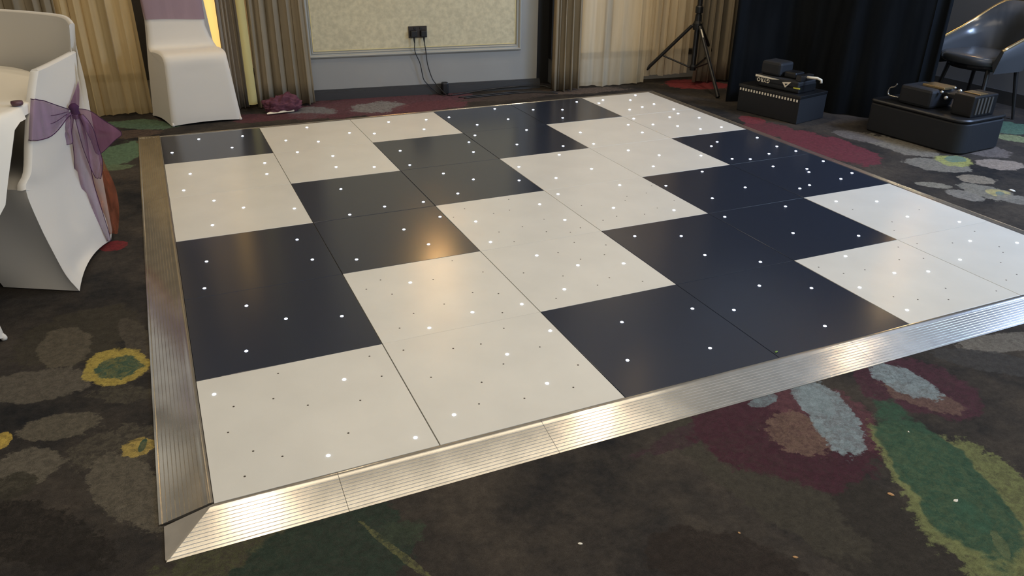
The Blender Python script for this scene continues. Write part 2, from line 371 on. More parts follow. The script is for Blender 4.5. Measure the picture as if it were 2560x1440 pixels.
for i, (x0, x1) in enumerate(((-.86, 1.03), (3.14, 4.62))):
    w = thing('window_%d' % (i+1), None, None); w['kind'] = 'structure'
    w['label'] = ['window behind the left amber-lit sheer, blind drawn', 'window behind the right sheer, blind drawn'][i]
    n = 3
    for k in range(n):
        a = x0+(x1-x0)*k/n; c_ = x0+(x1-x0)*(k+1)/n
        p = MB(); wbox(p, a+.03, c_-.03, .235, 2.32, -.16, -.145); p.build('blind', M['blind'], w)
    fr = MB()
    for k in range(n+1):
        a = x0+(x1-x0)*k/n; wbox(fr, a-.025, a+.025, .205, 2.35, -.18, -.11)
    wbox(fr, x0, x1, .2, .24, -.18, -.085); wbox(fr, x0, x1, 2.31, 2.35, -.18, -.11)
    fr.build('window_frame', M['frame_dark'], w)
b = MB(); wbox(b, 2.962, 3.17, 0, 2.35, -.45, -.2); tag(b.build('trim_2', M['frame_dark']), 'narrow reveal, its shadow put into the dark colour, between the grey wall and the right taupe curtain', kind='structure')  # dark box put where the wall return lies in shadow
b = MB(); wbox(b, -.05, .16, .21, 2.34, -.10, -.06); tag(b.build('trim_3', M['frame_dark']), 'dark upright strip at the left window beside the covered chair', kind='structure')  # dark strip filling the gap between sheer and chair
# skirting boards
def skirting(name, x0, x1):
    b = MB()
    for (za, zb, d) in ((0, .058, .022), (.058, .068, .016), (.068, .078, .009)): wbox(b, x0, x1, za, zb, 0, d)
    return tag(b.build(name, M['skirting']), 'dark grey skirting board below the wall panel' if name == 'baseboard_back' else 'dark skirting board on the side wall', kind='structure')
skirting('baseboard_back', 1.03, 2.96)
b = MB(); b.box((6.18, .9, .05), (.03, 7.8, .1)); tag(b.build('baseboard_right', M['skirting']), 'dark skirting board behind the armchair', kind='structure')
# wall panel: marbled wallpaper in a moulded frame
PX0, PX1, PZ0, PZ1 = 1.108, 2.792, .316, 2.3
tr = thing('trim_1', None, None); tr['kind'] = 'structure'; tr['label'] = 'grey moulded frame round a cream marbled wallpaper panel'
p = MB(); wbox(p, PX0+.045, PX1-.045, PZ0+.05, PZ1-.05, 0, .004); p.build('wallpaper_panel', M['wallpaper'], tr)
def mould(name, ends, vert):
    b = MB(); prof = [(0, .0), (.0, .016), (.006, .024), (.013, .026), (.019, .022), (.021, .012), (.027, .010), (.036, .015), (.041, .010), (.044, .0)]
    rows = []
    for (d, h) in prof:
        if vert == 'b': rows.append([(PX0+d, PZ0+d, h), (PX1-d, PZ0+d, h)])
        if vert == 't': rows.append([(PX0+d, PZ1-d, h), (PX1-d, PZ1-d, h)])
        if vert == 'l': rows.append([(PX0+d, PZ0+d, h), (PX0+d, PZ1-d, h)])
        if vert == 'r': rows.append([(PX1-d, PZ0+d, h), (PX1-d, PZ1-d, h)])
    b.grid([[Vector((x+math.sin(-WR)*0, wy(x, h), z)) for (x, z, h) in r] for r in rows])
    return b.build(name, M['moulding'], tr)
for v in 'btlr': mould('moulding', None, v)
g = MB()
for (x0, x1, z0, z1) in ((PX0+.045, PX1-.045, PZ0+.049, PZ0+.055), (PX0+.045, PX0+.051, PZ0+.05, PZ1-.05), (PX1-.051, PX1-.045, PZ0+.05, PZ1-.05)): wbox(g, x0, x1, z0, z1, 0, .006)
g.build('gilt_bead', M['gilt'], tr)

# ------------------------------------------------------------------ dance floor
S = .61; HT = .030
df = thing('dance_floor', 'square chequered dance floor of glossy black and white panels dotted with lights, silver ramp edging', 'dance floor')
LEDS = [(0.221, 3.527), (0.484, 3.498), (0.394, 3.256), (0.052, 3.275), (0.124, 2.814), (0.533, 2.866), (0.515, 2.656), (0.906, 3.564), (0.724, 3.298), (0.746, 3.014), (0.908, 3.195), (1.138, 3.326), (0.927, 2.858), (0.898, 2.640), (1.100, 2.560), (1.285, 3.252), (1.452, 3.503), (1.713, 3.471), (1.620, 3.235), (1.882, 3.472), (2.280, 3.586), (2.532, 3.456), (1.993, 3.211), (2.251, 3.273), (1.881, 2.968), (1.788, 2.835), (1.737, 2.626), (2.251, 2.965), (2.051, 2.677), (1.329, 2.812), (1.299, 2.518), (1.428, 2.299), (1.547, 2.141), (1.874, 2.254), (2.951, 3.561), (2.734, 3.379), (2.627, 3.166), (3.092, 3.468), (3.171, 3.544), (3.371, 3.467), (3.501, 3.602), (3.204, 3.206), (3.337, 3.242), (3.471, 3.288), (3.092, 2.967), (2.966, 2.836), (3.130, 2.779), (2.949, 2.629), (2.561, 2.780), (2.511, 2.511), (2.307, 2.537), (2.199, 2.379), (2.643, 2.308), (2.765, 2.149), (2.608, 1.972), (2.248, 2.065), (1.983, 1.994), (3.522, 3.100), (3.475, 2.977), (3.357, 2.910), (3.546, 2.818), (3.268, 2.683), (3.369, 2.560), (3.535, 2.548), (3.280, 2.258), (3.185, 2.192), (3.589, 2.241), (3.573, 2.033), (3.613, 1.905), (3.417, 1.923), (3.235, 1.876), (3.135, 1.921), (3.265, 1.708), (3.000, 2.048), (2.816, 1.784), (3.621, 1.679), (3.420, 1.598), (3.387, 1.546), (3.609, 1.440), (3.469, 1.383), (3.135, 1.342), (3.225, 1.366), (2.869, 1.469), (2.595, 1.394), (2.487, 1.150), (2.870, 1.153), (2.656, 0.858), (2.919, 0.714), (3.169, 1.112), (3.367, 1.030), (3.336, 0.807), (3.519, 0.659), (3.355, 0.470), (3.539, 0.371), (3.125, 0.338), (2.684, 0.559), (2.745, 0.348), (2.892, 0.304), (2.503, 0.301), (2.522, 0.084), (2.294, 0.654), (2.136, 0.471), (2.317, 0.372), (1.907, 0.341), (2.137, 0.109), (2.115, 0.806), (0.075, 2.540), (0.206, 2.320), (0.331, 2.161), (0.561, 2.055), (0.169, 1.977), (0.503, 1.652), (0.524, 1.409), (0.109, 1.559), (0.080, 1.296), (0.213, 1.081), (0.333, 0.921), (0.171, 0.741), (0.047, 0.512), (0.437, 0.439), (0.309, 0.077), (0.556, 0.060), (0.696, 0.121), (1.029, 0.165), (0.982, 0.378), (1.341, 0.185), (1.649, 0.143), (0.838, 2.254), (0.794, 1.868), (0.981, 1.913), (1.181, 1.903), (1.192, 1.677), (0.983, 1.588), (1.034, 1.378), (0.698, 1.339), (1.388, 1.958), (1.775, 2.033), (1.717, 1.651), (1.330, 1.554), (1.300, 1.296), (0.843, 1.036), (1.873, 1.752), (2.251, 1.756), (2.041, 1.465), (2.307, 1.323), (1.737, 1.411), (2.482, 1.655), (1.943, 1.107), (2.144, 1.026), (1.430, 1.083), (1.548, 0.925), (1.738, 0.867), (1.390, 0.744), (0.983, 0.706), (1.181, 0.694), (0.796, 0.654), (1.190, 0.467), (1.462, 0.422), (1.766, 0.410), (0.526, 0.862)]
HOLES = [(0.095, 0.421), (0.212, 0.417), (0.303, 0.341), (0.248, 0.557), (0.456, 0.304), (0.553, 0.411), (0.548, 0.547), (0.066, 0.294), (0.121, 0.178), (0.192, 0.123), (0.384, 0.156), (0.086, 0.077), (0.665, 0.540), (0.826, 0.485), (0.925, 0.476), (1.106, 0.379), (0.946, 0.326), (0.698, 0.343), (0.838, 0.252), (1.173, 0.224), (1.096, 0.112), (0.927, 0.117), (0.786, 0.144), (1.071, 1.170), (1.151, 1.017), (0.739, 1.105), (0.665, 1.045), (0.747, 0.965), (0.937, 1.027), (1.043, 0.858), (1.133, 0.810), (0.907, 0.808), (0.777, 0.782), (0.697, 0.694), (1.085, 0.659), (1.043, 0.548), (1.303, 0.944), (1.441, 0.855), (1.324, 0.686), (1.600, 1.776), (1.541, 1.631), (1.510, 1.409), (1.382, 1.390), (1.401, 1.260), (1.648, 1.458), (1.588, 1.310), (1.758, 1.292), (1.689, 1.262), (1.649, 1.148), (1.768, 1.069), (1.530, 1.075), (1.708, 0.978), (1.588, 0.975), (1.610, 0.767), (1.531, 0.726), (1.719, 0.687), (1.907, 1.556), (2.152, 1.536), (2.194, 1.588), (2.316, 1.591), (2.245, 1.379), (2.138, 1.329), (1.995, 1.357), (1.906, 1.336), (2.387, 1.438), (2.407, 1.680), (1.341, 1.734), (1.251, 1.648), (1.451, 1.621), (3.158, 0.988), (3.474, 0.857), (3.128, 0.699), (3.098, 0.541), (3.257, 0.484), (3.479, 0.544), (3.419, 0.371), (3.376, 0.320), (3.266, 0.249), (3.216, 0.138), (3.124, 0.118), (2.993, 0.064), (2.823, 0.161), (2.563, 0.186), (2.634, 0.132), (2.747, 0.085), (2.489, 0.515), (2.654, 0.420), (2.542, 0.427), (2.875, 0.440), (2.988, 0.411), (2.985, 0.545), (3.207, 0.784)]
sub = MB(); sub.box((1.83, 1.83, .0115), (3.655, 3.655, .021)); sub.build('support_board', M['tile_core'], df)
def tile_mesh():
    b = MB(); b.box((0, 0, -.004), (S-.0032, S-.0016, .008), bev=.0007)
    bm = bmesh.new(); me = bpy.data.meshes.new('floor_tile'); me.from_pydata([tuple(v) for v in b.v], [], b.f); return me
tms = {}
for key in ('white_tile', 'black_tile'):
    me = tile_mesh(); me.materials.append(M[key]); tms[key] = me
led_me = bpy.data.meshes.new('led_light')
lb = MB(); lb.lathe([(1, -.1), (.98, .12), (.8, .38), (.45, .58), (0, .65)], n=10)
led_me.from_pydata([tuple(v) for v in lb.v], [], lb.f); led_me.materials.append(M['led']); led_me.polygons.foreach_set('use_smooth', [True]*len(led_me.polygons))
tiles = {}
for c in range(6):
    for r in range(6):
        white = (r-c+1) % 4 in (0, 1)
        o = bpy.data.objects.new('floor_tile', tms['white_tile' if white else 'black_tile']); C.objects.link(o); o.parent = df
        dz = random.uniform(-.0004, .0004)
        o.location = ((c+.5)*S, (r+.5)*S, HT+dz); o.rotation_euler = (random.uniform(-.0006, .0006), random.uniform(-.0006, .0006), 0)
        o['label'] = 'white glossy panel' if white else 'black glossy panel'
        tiles[c, r] = o
for (x, y) in LEDS:
    c = min(5, max(0, int(x//S))); r = min(5, max(0, int(y//S)))
    o = bpy.data.objects.new('led_light', led_me); C.objects.link(o); o.parent = tiles[c, r]
    k = .0056+.00065*y + .0003*x
    o.location = (x-(c+.5)*S, y-(r+.5)*S, .0002); o.scale = (k, k, k*.6)
hg = {}
for (x, y) in HOLES:
    hg.setdefault((min(5, int(x//S)), min(5, int(y//S))), []).append((x, y))
for (c, r), pts in hg.items():
    b = MB()
    for (x, y) in pts: b.lathe([(.0034, 0), (.0030, .0005), (0, .0006)], c=(x-(c+.5)*S, y-(r+.5)*S, 0), n=8)
    o = b.build('unlit_lights', M['hole'], tiles[c, r]); o['kind'] = 'stuff'; o['label'] = 'small dark unlit light dots'

# ribbed aluminium ramps
RW = .133
def ramp(p0, p1, out, w=RW, m0=0, m1=0, ribs=10, lab=None, zoff=0):
    p0 = Vector(p0); p1 = Vector(p1); d = (p1-p0).normalized(); out = Vector(out); L_ = (p1-p0).length
    prof = [(0, HT-.001), (.006, HT-.0004), (.012, HT-.0012)]
    a, e = .016, w-.008
    if ribs:
        for k in range(ribs):
            t0 = a+(e-a)*k/ribs; t1 = a+(e-a)*(k+.80)/ribs; t2 = a+(e-a)*(k+.87)/ribs
            zz = lambda t: (HT)*(1-t/w)+.0010
            prof += [(t0, zz(t0)), (t1, zz(t1)), (t2, zz(t2)-.0008), (a+(e-a)*(k+.94)/ribs, zz(t2)-.0009)]
    prof += [(w-.006, .0035), (w, .0022), (w, 0), (0, 0)]
    rows = []
    for (t, z) in prof:
        s0 = -m0*t; s1 = L_ + m1*t
        rows.append([p0+d*s0+out*t+Vector((0, 0, z+zoff)), p0+d*s1+out*t+Vector((0, 0, z+zoff))])
    b = MB(); b.grid(rows+[rows[0]])
    n = len(rows); b.add([r[0] for r in rows], [tuple(range(n))]); b.add([r[1] for r in rows], [tuple(range(n))[::-1]])
    o = b.build('edge_ramp', M['alu'] if ribs else M['alu_plain'], df); sharp_by_angle(o, 20)
    if lab: o['label'] = lab
    return o
E6 = 6*S; g_ = .0012
ramp((0, 0, 0), (.317-g_, 0, 0), (0, -1, 0), m0=.92, lab='ribbed corner ramp with mitred end')
for x0, x1 in ((.317, .925), (.925, 2.145), (2.145, 3.365)): ramp((x0, 0, 0), (x1-g_, 0, 0), (0, -1, 0))
ramp((3.365, 0, 0), (E6, 0, 0), (0, -1, 0), m1=1)
# the mitred corner's smooth left facet
b = MB()
vs = [(-.001, -.001, HT), (-.004, -.004, HT-.001), (-.122, -.006, .003), (-.1235, -.125, .0025), (-.119, -.131, .0025), (-.001, -.001, 0), (-.122, -.006, 0), (-.1235, -.125, 0), (-.119, -.131, 0)]
b.add(vs, [(0, 1, 2), (0, 2, 3, 4), (5, 8, 7, 6), (0, 5, 6, 2), (2, 6, 7, 3), (3, 7, 8, 4), (4, 8, 5, 0)])
o = b.build('edge_ramp', M['alu_plain'], df); o['label'] = 'smooth grey corner facet'
for y0, y1 in ((.004, 1.241), (1.241, 2.482), (2.482, 3.70)):
    ramp((0, y1-g_, 0), (0, y0, 0), (-1, 0, 0), m0=(1 if y1 > 3 else 0), zoff=.002 if y0 < .1 else 0)
for y0, y1 in ((0, 1.22), (1.22, 2.44), (2.44, E6)):
    ramp((E6, y0, 0), (E6, y1-g_, 0), (1, 0, 0), w=.125, m0=1 if y0 == 0 else 0, m1=1 if y1 > 3 else 0)
for x0, x1 in ((0, .52), (.52, 1.74), (1.74, 2.96), (2.96, E6)):
    ramp((x1-g_, E6, 0), (x0, E6, 0), (0, 1, 0), w=.14, m0=1 if x1 > 3.6 else 0, m1=1 if x0 == 0 else 0)

# ------------------------------------------------------------------ curtains
def curtain(name, x0, x1, off, amp, folds, m, label, z0=.01, z1=2.5, flare=0.0, seed=0, group=None, pool=0, tail=None):
    rnd = random.Random(seed); n = folds*10; ph = [rnd.uniform(.6, 1.4) for _ in range(folds+2)]; am = [rnd.uniform(.55, 1.25) for _ in range(folds+2)]
    cum = [0]
    for k in range(folds): cum.append(cum[-1]+ph[k])
    rows = []
    for iz in range(15):
        t = iz/14; z = z1+(z0-z1)*t
        row = []
        for i in range(n+1):
            u = i/10; k = min(int(u), folds-1); f = u-k
            s = (cum[k]+(cum[k+1]-cum[k])*f)/cum[-1]
            xm = (x0+x1)/2; w = (x1-x0)*(1+flare*(t-.5))
            x = xm+(s-.5)*w + .006*math.sin(3*t+k)
            a = amp*am[k]*(.75+.35*t)
            d = a*math.sin(2*math.pi*f)+a*.3*math.sin(4*math.pi*f+t*1.5+k)
            x += .35*a*math.sin(4*math.pi*f)
            zz = z + (0.006*math.sin(k*2.1) if iz == 14 else 0)
            row.append(Vector((x, wy(x, off+d), max(zz, .004))))
        rows.append(row)
    b = MB(); b.grid(rows); o = b.build(name, m, None, smooth=True)
    md = o.modifiers.new('thick', 'SOLIDIFY'); md.thickness = .002
    if name == 'sheer_curtain': o.modifiers.remove(md)
    tag(o, label, 'curtain', group)
    return o
curtain('curtain', -1.15, -.50, .16, .035, 7, M['curtain_taupe'], 'dark olive-brown curtain at the far left, above the round table', seed=3)
curtain('sheer_curtain', -.56, -.03, .13, .026, 6, M['sheer_lit_amber'], 'beige sheer curtain, amber light put into its colour, hanging left of the covered chair at the wall', seed=5)
curtain('curtain', .495, .64, .14, .022, 4, M['curtain_grey'], 'grey curtain edge just right of the covered chair at the wall', seed=9)
b = MB(); rows = []
for k in range(12):
    z = 2.5-(2.49-.03)*k/11
    rows.append([Vector((.628+.002*math.sin(k), wy(.628, .20), z)), Vector((.645, wy(.645, .212), z)), Vector((.672+.001*math.sin(k*2), wy(.672, .205), z)), Vector((.69, wy(.69, .18), z))])
b.grid(rows); tag(b.build('curtain_lining', M['lining'], smooth=True), 'narrow cream curtain lining strip between the grey and taupe curtains', 'curtain')
curtain('curtain', .70, 1.10, .15, .048, 5, M['curtain_taupe'], 'taupe curtain with deep folds, left of the wall panel', seed=21, flare=.06)
curtain('curtain', 2.99, 3.24, .17, .040, 5, M['curtain_taupe'], 'taupe curtain gathered right of the wall panel', seed=31, flare=-.1)
curtain('sheer_curtain', 3.20, 3.86, .10, .018, 5, M['sheer'], 'beige sheer curtain between the right taupe curtain and the tripod', seed=14)
curtain('sheer_curtain', 3.88, 4.30, .05, .02, 5, M['sheer'], 'beige sheer curtain hanging behind the tripod stand', seed=15, z0=.06)
curtain('curtain', 4.28, 4.72, .16, .035, 6, M['curtain_taupe'], 'dark taupe curtain between the tripod and the black drape', seed=41)

# ------------------------------------------------------------------ wall socket, plugs, cables
so = thing('wall_socket', 'dark nickel double socket on the cream wall panel with two plugs in it', 'socket', loc=(0, 0, 0))
p = MB(); wbox(p, 1.880, 2.024, .441, .527, .004, .012, bev=.002); p.build('face_plate', M['nickel'], so)
for x in (1.93, 1.975):
    p = MB(); wbox(p, x-.009, x+.009, .503, .519, .012, .017, bev=.002); p.build('switch', M['black_plastic'], so)
for x, lab in ((1.915, 'black plug left in the dark wall socket'), (1.992, 'black plug right in the dark wall socket')):
    pl = thing('plug', lab, 'plug')
    p = MB(); wbox(p, x-.024, x+.024, .447, .496, .012, .045, bev=.006); p.build('plug_body', M['black_plastic'], pl)
    p = MB(); p.tube([(x, wy(x, .032), .45), (x, wy(x, .034), .425), (x+.002, wy(x, .034), .405)], [.009, .006, .004]); p.build('strain_relief', M['black_plastic'], pl)
def cable(pts, r, label, m='cable'):
    b = MB(); b.tube(smooth_path(pts, 6), r, n=7); return tag(b.build('cable', M[m], smooth=True), label, 'cable')
cable([(1.917, wy(1.917, .034), .405), (1.918, 4.330, 0.338), (1.953, 4.328, 0.251), (1.969, 4.328, 0.166), (1.989, 4.326, 0.106), (2.075, wy(2.075, .045), .02), (2.11, wy(2.11, .10), .005)], .0034, 'thin black cable hanging from the left plug to the floor')
b = MB(); b.tube([(1.953, 4.328, 0.257), (1.970, 4.323, 0.238)], .002, n=6); 
cable([(1.994, wy(1.994, .034), .405), (2.003, 4.321, 0.335), (2.013, 4.322, 0.242), (2.039, 4.319, 0.147), (2.066, 4.308, 0.094), (2.13, wy(2.13, .09), .012), (2.16, wy(2.16, .13), .005)], .0036, 'thin black cable hanging from the right plug to the floor')
cable([(2.17, wy(2.17, .12), .005), (2.3, wy(2.3, .075), .006), (2.5, wy(2.5, .05), .02), (2.75, wy(2.75, .045), .03), (2.94, wy(2.94, .05), .03), (3.02, wy(3.02, .10), .012)], .005, 'black cable running along the skirting towards the right curtain')
for i, (x, yy) in enumerate(((.0, 0), (.03, .045))):
    cable([(2.2+x, wy(2.2, .20)-yy, .005), (2.45, wy(2.45, .16)-yy, .005), (2.75+x, wy(2.75, .13)-yy, .005), (3.0, wy(3.0, .22)-yy, .005)], .005, ['black cable on the carpet nearest the skirting', 'black cable on the carpet just in front of its twin'][i])
b = MB(); wbox(b, 2.115, 2.168, 0, .098, .024, .075, bev=.012); tag(b.build('power_adapter', M['black_plastic']), 'small dark adapter block standing against the skirting below the socket', 'adapter')

# ------------------------------------------------------------------ covered chair by the wall
def lerp(a, b_, t): return Vector(a)*(1-t)+Vector(b_)*t
def hem_arc(a, b_, n, h, inset=None, ins=.02):
    out = []
    for i in range(n+1):
        t = i/n; p = lerp(a, b_, t); k = 1-(2*t-1)**4
        k = math.sin(math.pi*t)**.7 if 0 < t < 1 else 0
        p.z += h*k
        if inset: p += Vector(inset)*ins*k
        out.append(p)
    return out
CP = [(0, 0), (.004, .06), (.012, .14), (.022, .24), (.032, .33), (.040, .385), (.052, .415), (.075, .440), (.115, .458), (.18, .468), (.30, .474), (.45, .474), (.58, .470), (.69, .465), (.76, .466), (.80, .476), (.825, .497), (.838, .53), (.85, .60), (.865, .70), (.882, .80), (.90, .89), (.912, .94), (.925, .958), (.945, .963), (.962, .955), (.972, .93), (.968, .80), (.962, .65), (.957, .50), (.962, .36), (.975, .20), (.99, .08), (1, 0)]
def cover_point(F, u, v, z):
    FL, FR, BR, BL = [Vector(p) for p in F]
    k = .030*min(1, z/.42) + (.026*min(1, max(0, (z-.45)/.12)) if v > .7 else 0)
    a = lerp(lerp(FL, BL, v), lerp(FR, BR, v), 0); c_ = lerp(FR, BR, v); w = (c_-a).normalized(); a = a+w*k; c_ = c_-w*(k*1.15+(.028*min(1, max(0, (z-.46)/.1)) if v > .7 else 0))
    p = lerp(a, c_, u); p.z = z+.004; return p
def covered_chair(root, F, hem=.012):
    """one stretch cover lofted over hem, seat nose, seat, lap fold, backrest and rear, with flat stretched sides"""
    us = [0, .012, .04, .09, .17, .28, .4, .5, .6, .72, .83, .91, .96, .988, 1]
    b = MB(); rows = []
    n = len(CP)
    for i, (v, z) in enumerate(CP):
        p0 = CP[max(0, i-1)]; p1 = CP[min(n-1, i+1)]
        ty, tz = (p1[0]-p0[0])*.4, p1[1]-p0[1]; l = math.hypot(ty, tz) or 1
        row = []
        for u in us:
            p = cover_point(F, u, v, z); e = min(u, 1-u)
            drop = .014*max(0, 1-e/.05)**2
            ctr = cover_point(F, .5, .5, z); fwd = (cover_point(F, .5, 0, z)-ctr).normalized()
            nrm = fwd*(tz/l)+Vector((0, 0, ty/l))
            p = p-nrm*drop-nrm*.006*math.sin(math.pi*u)*(1 if .1 < z < .4 else 0)
            if i in (0, n-1): p.z += hem*math.sin(math.pi*u)**.8 if 0 < u < 1 else 0
            if i in (1, n-2): p.z += hem*.6*math.sin(math.pi*u) if 0 < u < 1 else 0
            row.append(p)
        rows.append(row)
    b.grid(rows)
    for k in (0, -1):
        ring = [r[k] for r in rows]
        lo = [lerp(ring[-1], ring[0], t/6)+Vector((0, 0, hem*1.6*math.sin(math.pi*t/6))) for t in range(1, 6)]
        b.add(ring+lo, [tuple(range(len(ring)+5))])
    o = b.build('chair_cover', M['spandex'], root); sharp_by_angle(o, 50)
    # small pulled pockets of fabric at the feet
    for (u, v) in ((0, 0), (1, 0), (1, 1), (0, 1)):
        q = cover_point(F, u, v, 0); b = MB(); b.lathe([(0, -.002), (.009, -.002), (.011, .005), (.008, .014), (.002, .024)], c=q+(cover_point(F, .5, .5, 0)-q).normalized()*.012, n=12)
        b.build('foot_pocket', M['spandex'], root, smooth=True)
    return root
ch = thing('covered_chair', 'white stretch-covered chair with mauve back band standing at the back wall', 'chair', loc=(0, 0, 0))
F2 = [(.082, 4.011, 0), (.543, 4.039, 0), (.50, 4.385, 0), (-.03, 4.385, 0)]
covered_chair(ch, F2)
# mauve sash round its back
b = MB(); rows = []
for k in range(11):
    z = .655+(.93-.655)*k/10; vf = .847+(z-.60)*.17; row = []
    for (u, dv) in ((0, .10), (-.004, .05), (-.006, .01), (.015, -.012), (.1, -.014), (.3, -.015), (.5, -.015), (.7, -.015), (.9, -.014), (.985, -.012), (1.006, .01), (1.004, .05), (1, .10)):
        p = cover_point(F2, u, vf+dv, z); p.z += .003*math.sin(u*5+k*.8)-.010*u; row.append(p)
    rows.append(row)
b.grid(rows); o = b.build('chair_sash', M['organza_far'], smooth=True); tag(o, 'mauve sash wrapped round the back of the covered chair at the wall', 'sash')

# ------------------------------------------------------------------ near covered chair (curved back) at the round table
nc = thing('covered_chair', 'large white stretch-covered chair at the round table in the left foreground, purple bow tied behind', 'chair')
W0 = Vector((-.336, 1.618, .84)); SA = Vector((-.449, 1.441, .46)); FA = Vector((-.375, 1.514, .004)); FB = Vector((-.269, 2.026, .004)); FC = Vector((-.654, 1.668, .004))
inward = Vector((-.96, .12, 0)).normalized()
def col(pts, n=5): return smooth_path(pts, n)
zs = [.84, .75, .62, .52, .46, .33, .20, .10, .004]
near = [W0, (-0.365, 1.585, 0.753), (-0.400, 1.535, 0.614), (-0.424, 1.490, 0.510), (-0.450, 1.445, 0.459), (-0.443, 1.475, 0.315), (-0.426, 1.490, 0.196), (-0.405, 1.505, 0.080), FA]
near = [Vector(p) for p in near]
midr = [Vector((-0.294, 1.800, 0.834)), Vector((-0.309, 1.790, 0.720)), Vector((-0.333, 1.780, 0.575)), Vector((-0.360, 1.775, 0.449)), Vector((-0.372, 1.770, 0.376)), Vector((-0.374, 1.770, 0.230)), Vector((-0.368, 1.770, 0.122)), Vector((-0.364, 1.770, 0.048)), Vector((-0.342, 1.790, 0.022))]
far_ = [Vector((-0.235, 2.060, 0.830)), Vector((-0.249, 2.055, 0.734)), Vector((-0.272, 2.045, 0.588)), Vector((-0.273, 2.040, 0.503)), Vector((-0.273, 2.035, 0.434)), Vector((-0.269, 2.030, 0.309)), Vector((-0.268, 2.030, 0.197)), Vector((-0.269, 2.030, 0.102)), FB]
P1 = Vector((-0.215, 1.999, 0.945)); P1c = Vector((-0.249, 2.164, 0.955)); P2 = Vector((-0.528, 2.487, 0.955)); P1m = Vector((-0.344, 2.298, 0.957))
def down(top, foot, shift=0): # straight column from a rim point to the floor
    return [lerp(top, foot, t) for t in (0, .1, .24, .36, .45, .6, .76, .88, 1)]
g1 = down(P1, Vector((-.262, 2.11, .02))); g1[1] = Vector((-0.230, 2.052, 0.860)); 
gc = down(P1c, Vector((-.275, 2.15, .03))); g2 = down(P1m, Vector((-.36, 2.26, .05))); g3 = down(P2, Vector((-.52, 2.42, .05))); g4 = down(P2+Vector((-.14, .10, -.01)), Vector((-.66, 2.46, .004)))
colsA = [near, midr, far_]
outer = []
for r in range(9):
    a, m_, c_ = near[r], midr[r], far_[r]; row = []
    for j in range(13):
        t = j/12
        # quadratic through the three measured columns
        p = a*((1-t)*(1-2*t)) + m_*(4*t*(1-t)) + c_*(t*(2*t-1)); row.append(p)
    outer.append(row)
b = MB()
# densify rows
def dens(rows, n=3):
    cols = list(zip(*rows)); out = [smooth_path(c_, n) for c_ in cols]; return [list(r) for r in zip(*out)]
OD = dens(outer, 4)
b.grid(OD)
farrows = []
for r in range(9): farrows.append([lerp(far_[r], g1[r], q) for q in (0, .5)]+smooth_path([g1[r], gc[r], g2[r], g3[r], g4[r]], 4))
FD = dens(farrows, 4); b.grid(FD)
# rolled front edge of the near wing and the inner skin
th = .028
inn1 = [[p+inward*th for p in row] for row in OD[:17]]
b.grid([[r[0] for r in OD[:17]], [r[0]+inward*.012-Vector((.0, .008, 0)) for r in OD[:17]], [r[0] for r in inn1]])
b.grid(inn1)
fin = Vector((-.55, -.62, 0)).normalized()
inn2 = [[p+(inward if j < 1 else fin)*th for j, p in enumerate(row)] for row in FD[:17]]
b.grid(inn2)
# rounded top rims
def rim(oa, ia, up=.006):
    b.grid([oa, [lerp(p, q, .2)+Vector((0, 0, up)) for p, q in zip(oa, ia)], [lerp(p, q, .8)+Vector((0, 0, up)) for p, q in zip(oa, ia)], ia])
rim(OD[0], inn1[0]); rim(FD[0], inn2[0])
b.add([OD[0][0], inn1[0][0], lerp(OD[0][0], inn1[0][0], .8)+Vector((0, 0, .006)), lerp(OD[0][0], inn1[0][0], .2)+Vector((0, 0, .006)), OD[0][0]+inward*.012-Vector((.0, .008, 0))], [(0, 1, 2, 3), (0, 4, 1)])
# front-left panel (towards the camera) and the hidden side
SC = Vector((-.775, 1.585, .46)); FD_ = Vector((-.80, 2.35, .004)); SD = Vector((-.80, 2.30, .46))
def panel(tl, tr_, bl, br, h, bow):
    rows = []; lo = hem_arc(bl, br, 12, h)
    for k in range(13):
        t = k/12; rows.append([lerp(lerp(tl, tr_, j/12), lo[j], t)+Vector(bow)*math.sin(math.pi*t)*math.sin(math.pi*j/12) for j in range(13)])
    return rows
nearlow = OD[16:]
pl_ = panel(SC, SA, FC, FA, -.0, (.03, .05, 0))
for k, row in enumerate(pl_):     # share the measured edge with the side panel
    src_ = smooth_path([r[0] for r in nearlow], 4); q = src_[round(k/12*(len(src_)-1))]; row[-1] = q
    row[-2] = lerp(row[-2], q, .35)
b.grid(pl_)
b.grid(panel(SD, SC, FD_, FC, .04, (.03, 0, 0)))
b.grid(panel(FD[16][-1], SD, g4[-1], FD_, .04, (0, 0, 0)))
# seat top
seatring = [SC]+[SA]+[r for r in OD[16][1:]]+[r for r in FD[16][1:]]+[SD]
cen = sum(seatring, Vector())/len(seatring); cen.z = .485
ring2 = [lerp(p, cen, .12)+Vector((0, 0, .018)) for p in seatring]
n = len(seatring); b.add(seatring+ring2+[cen], [(i, (i+1) % n, n+(i+1) % n, n+i) for i in range(n)]+[(n+i, n+(i+1) % n, 2*n) for i in range(n)])
o = b.build('chair_cover', M['spandex'], nc, smooth=True)
sharp_by_angle(o, 60)
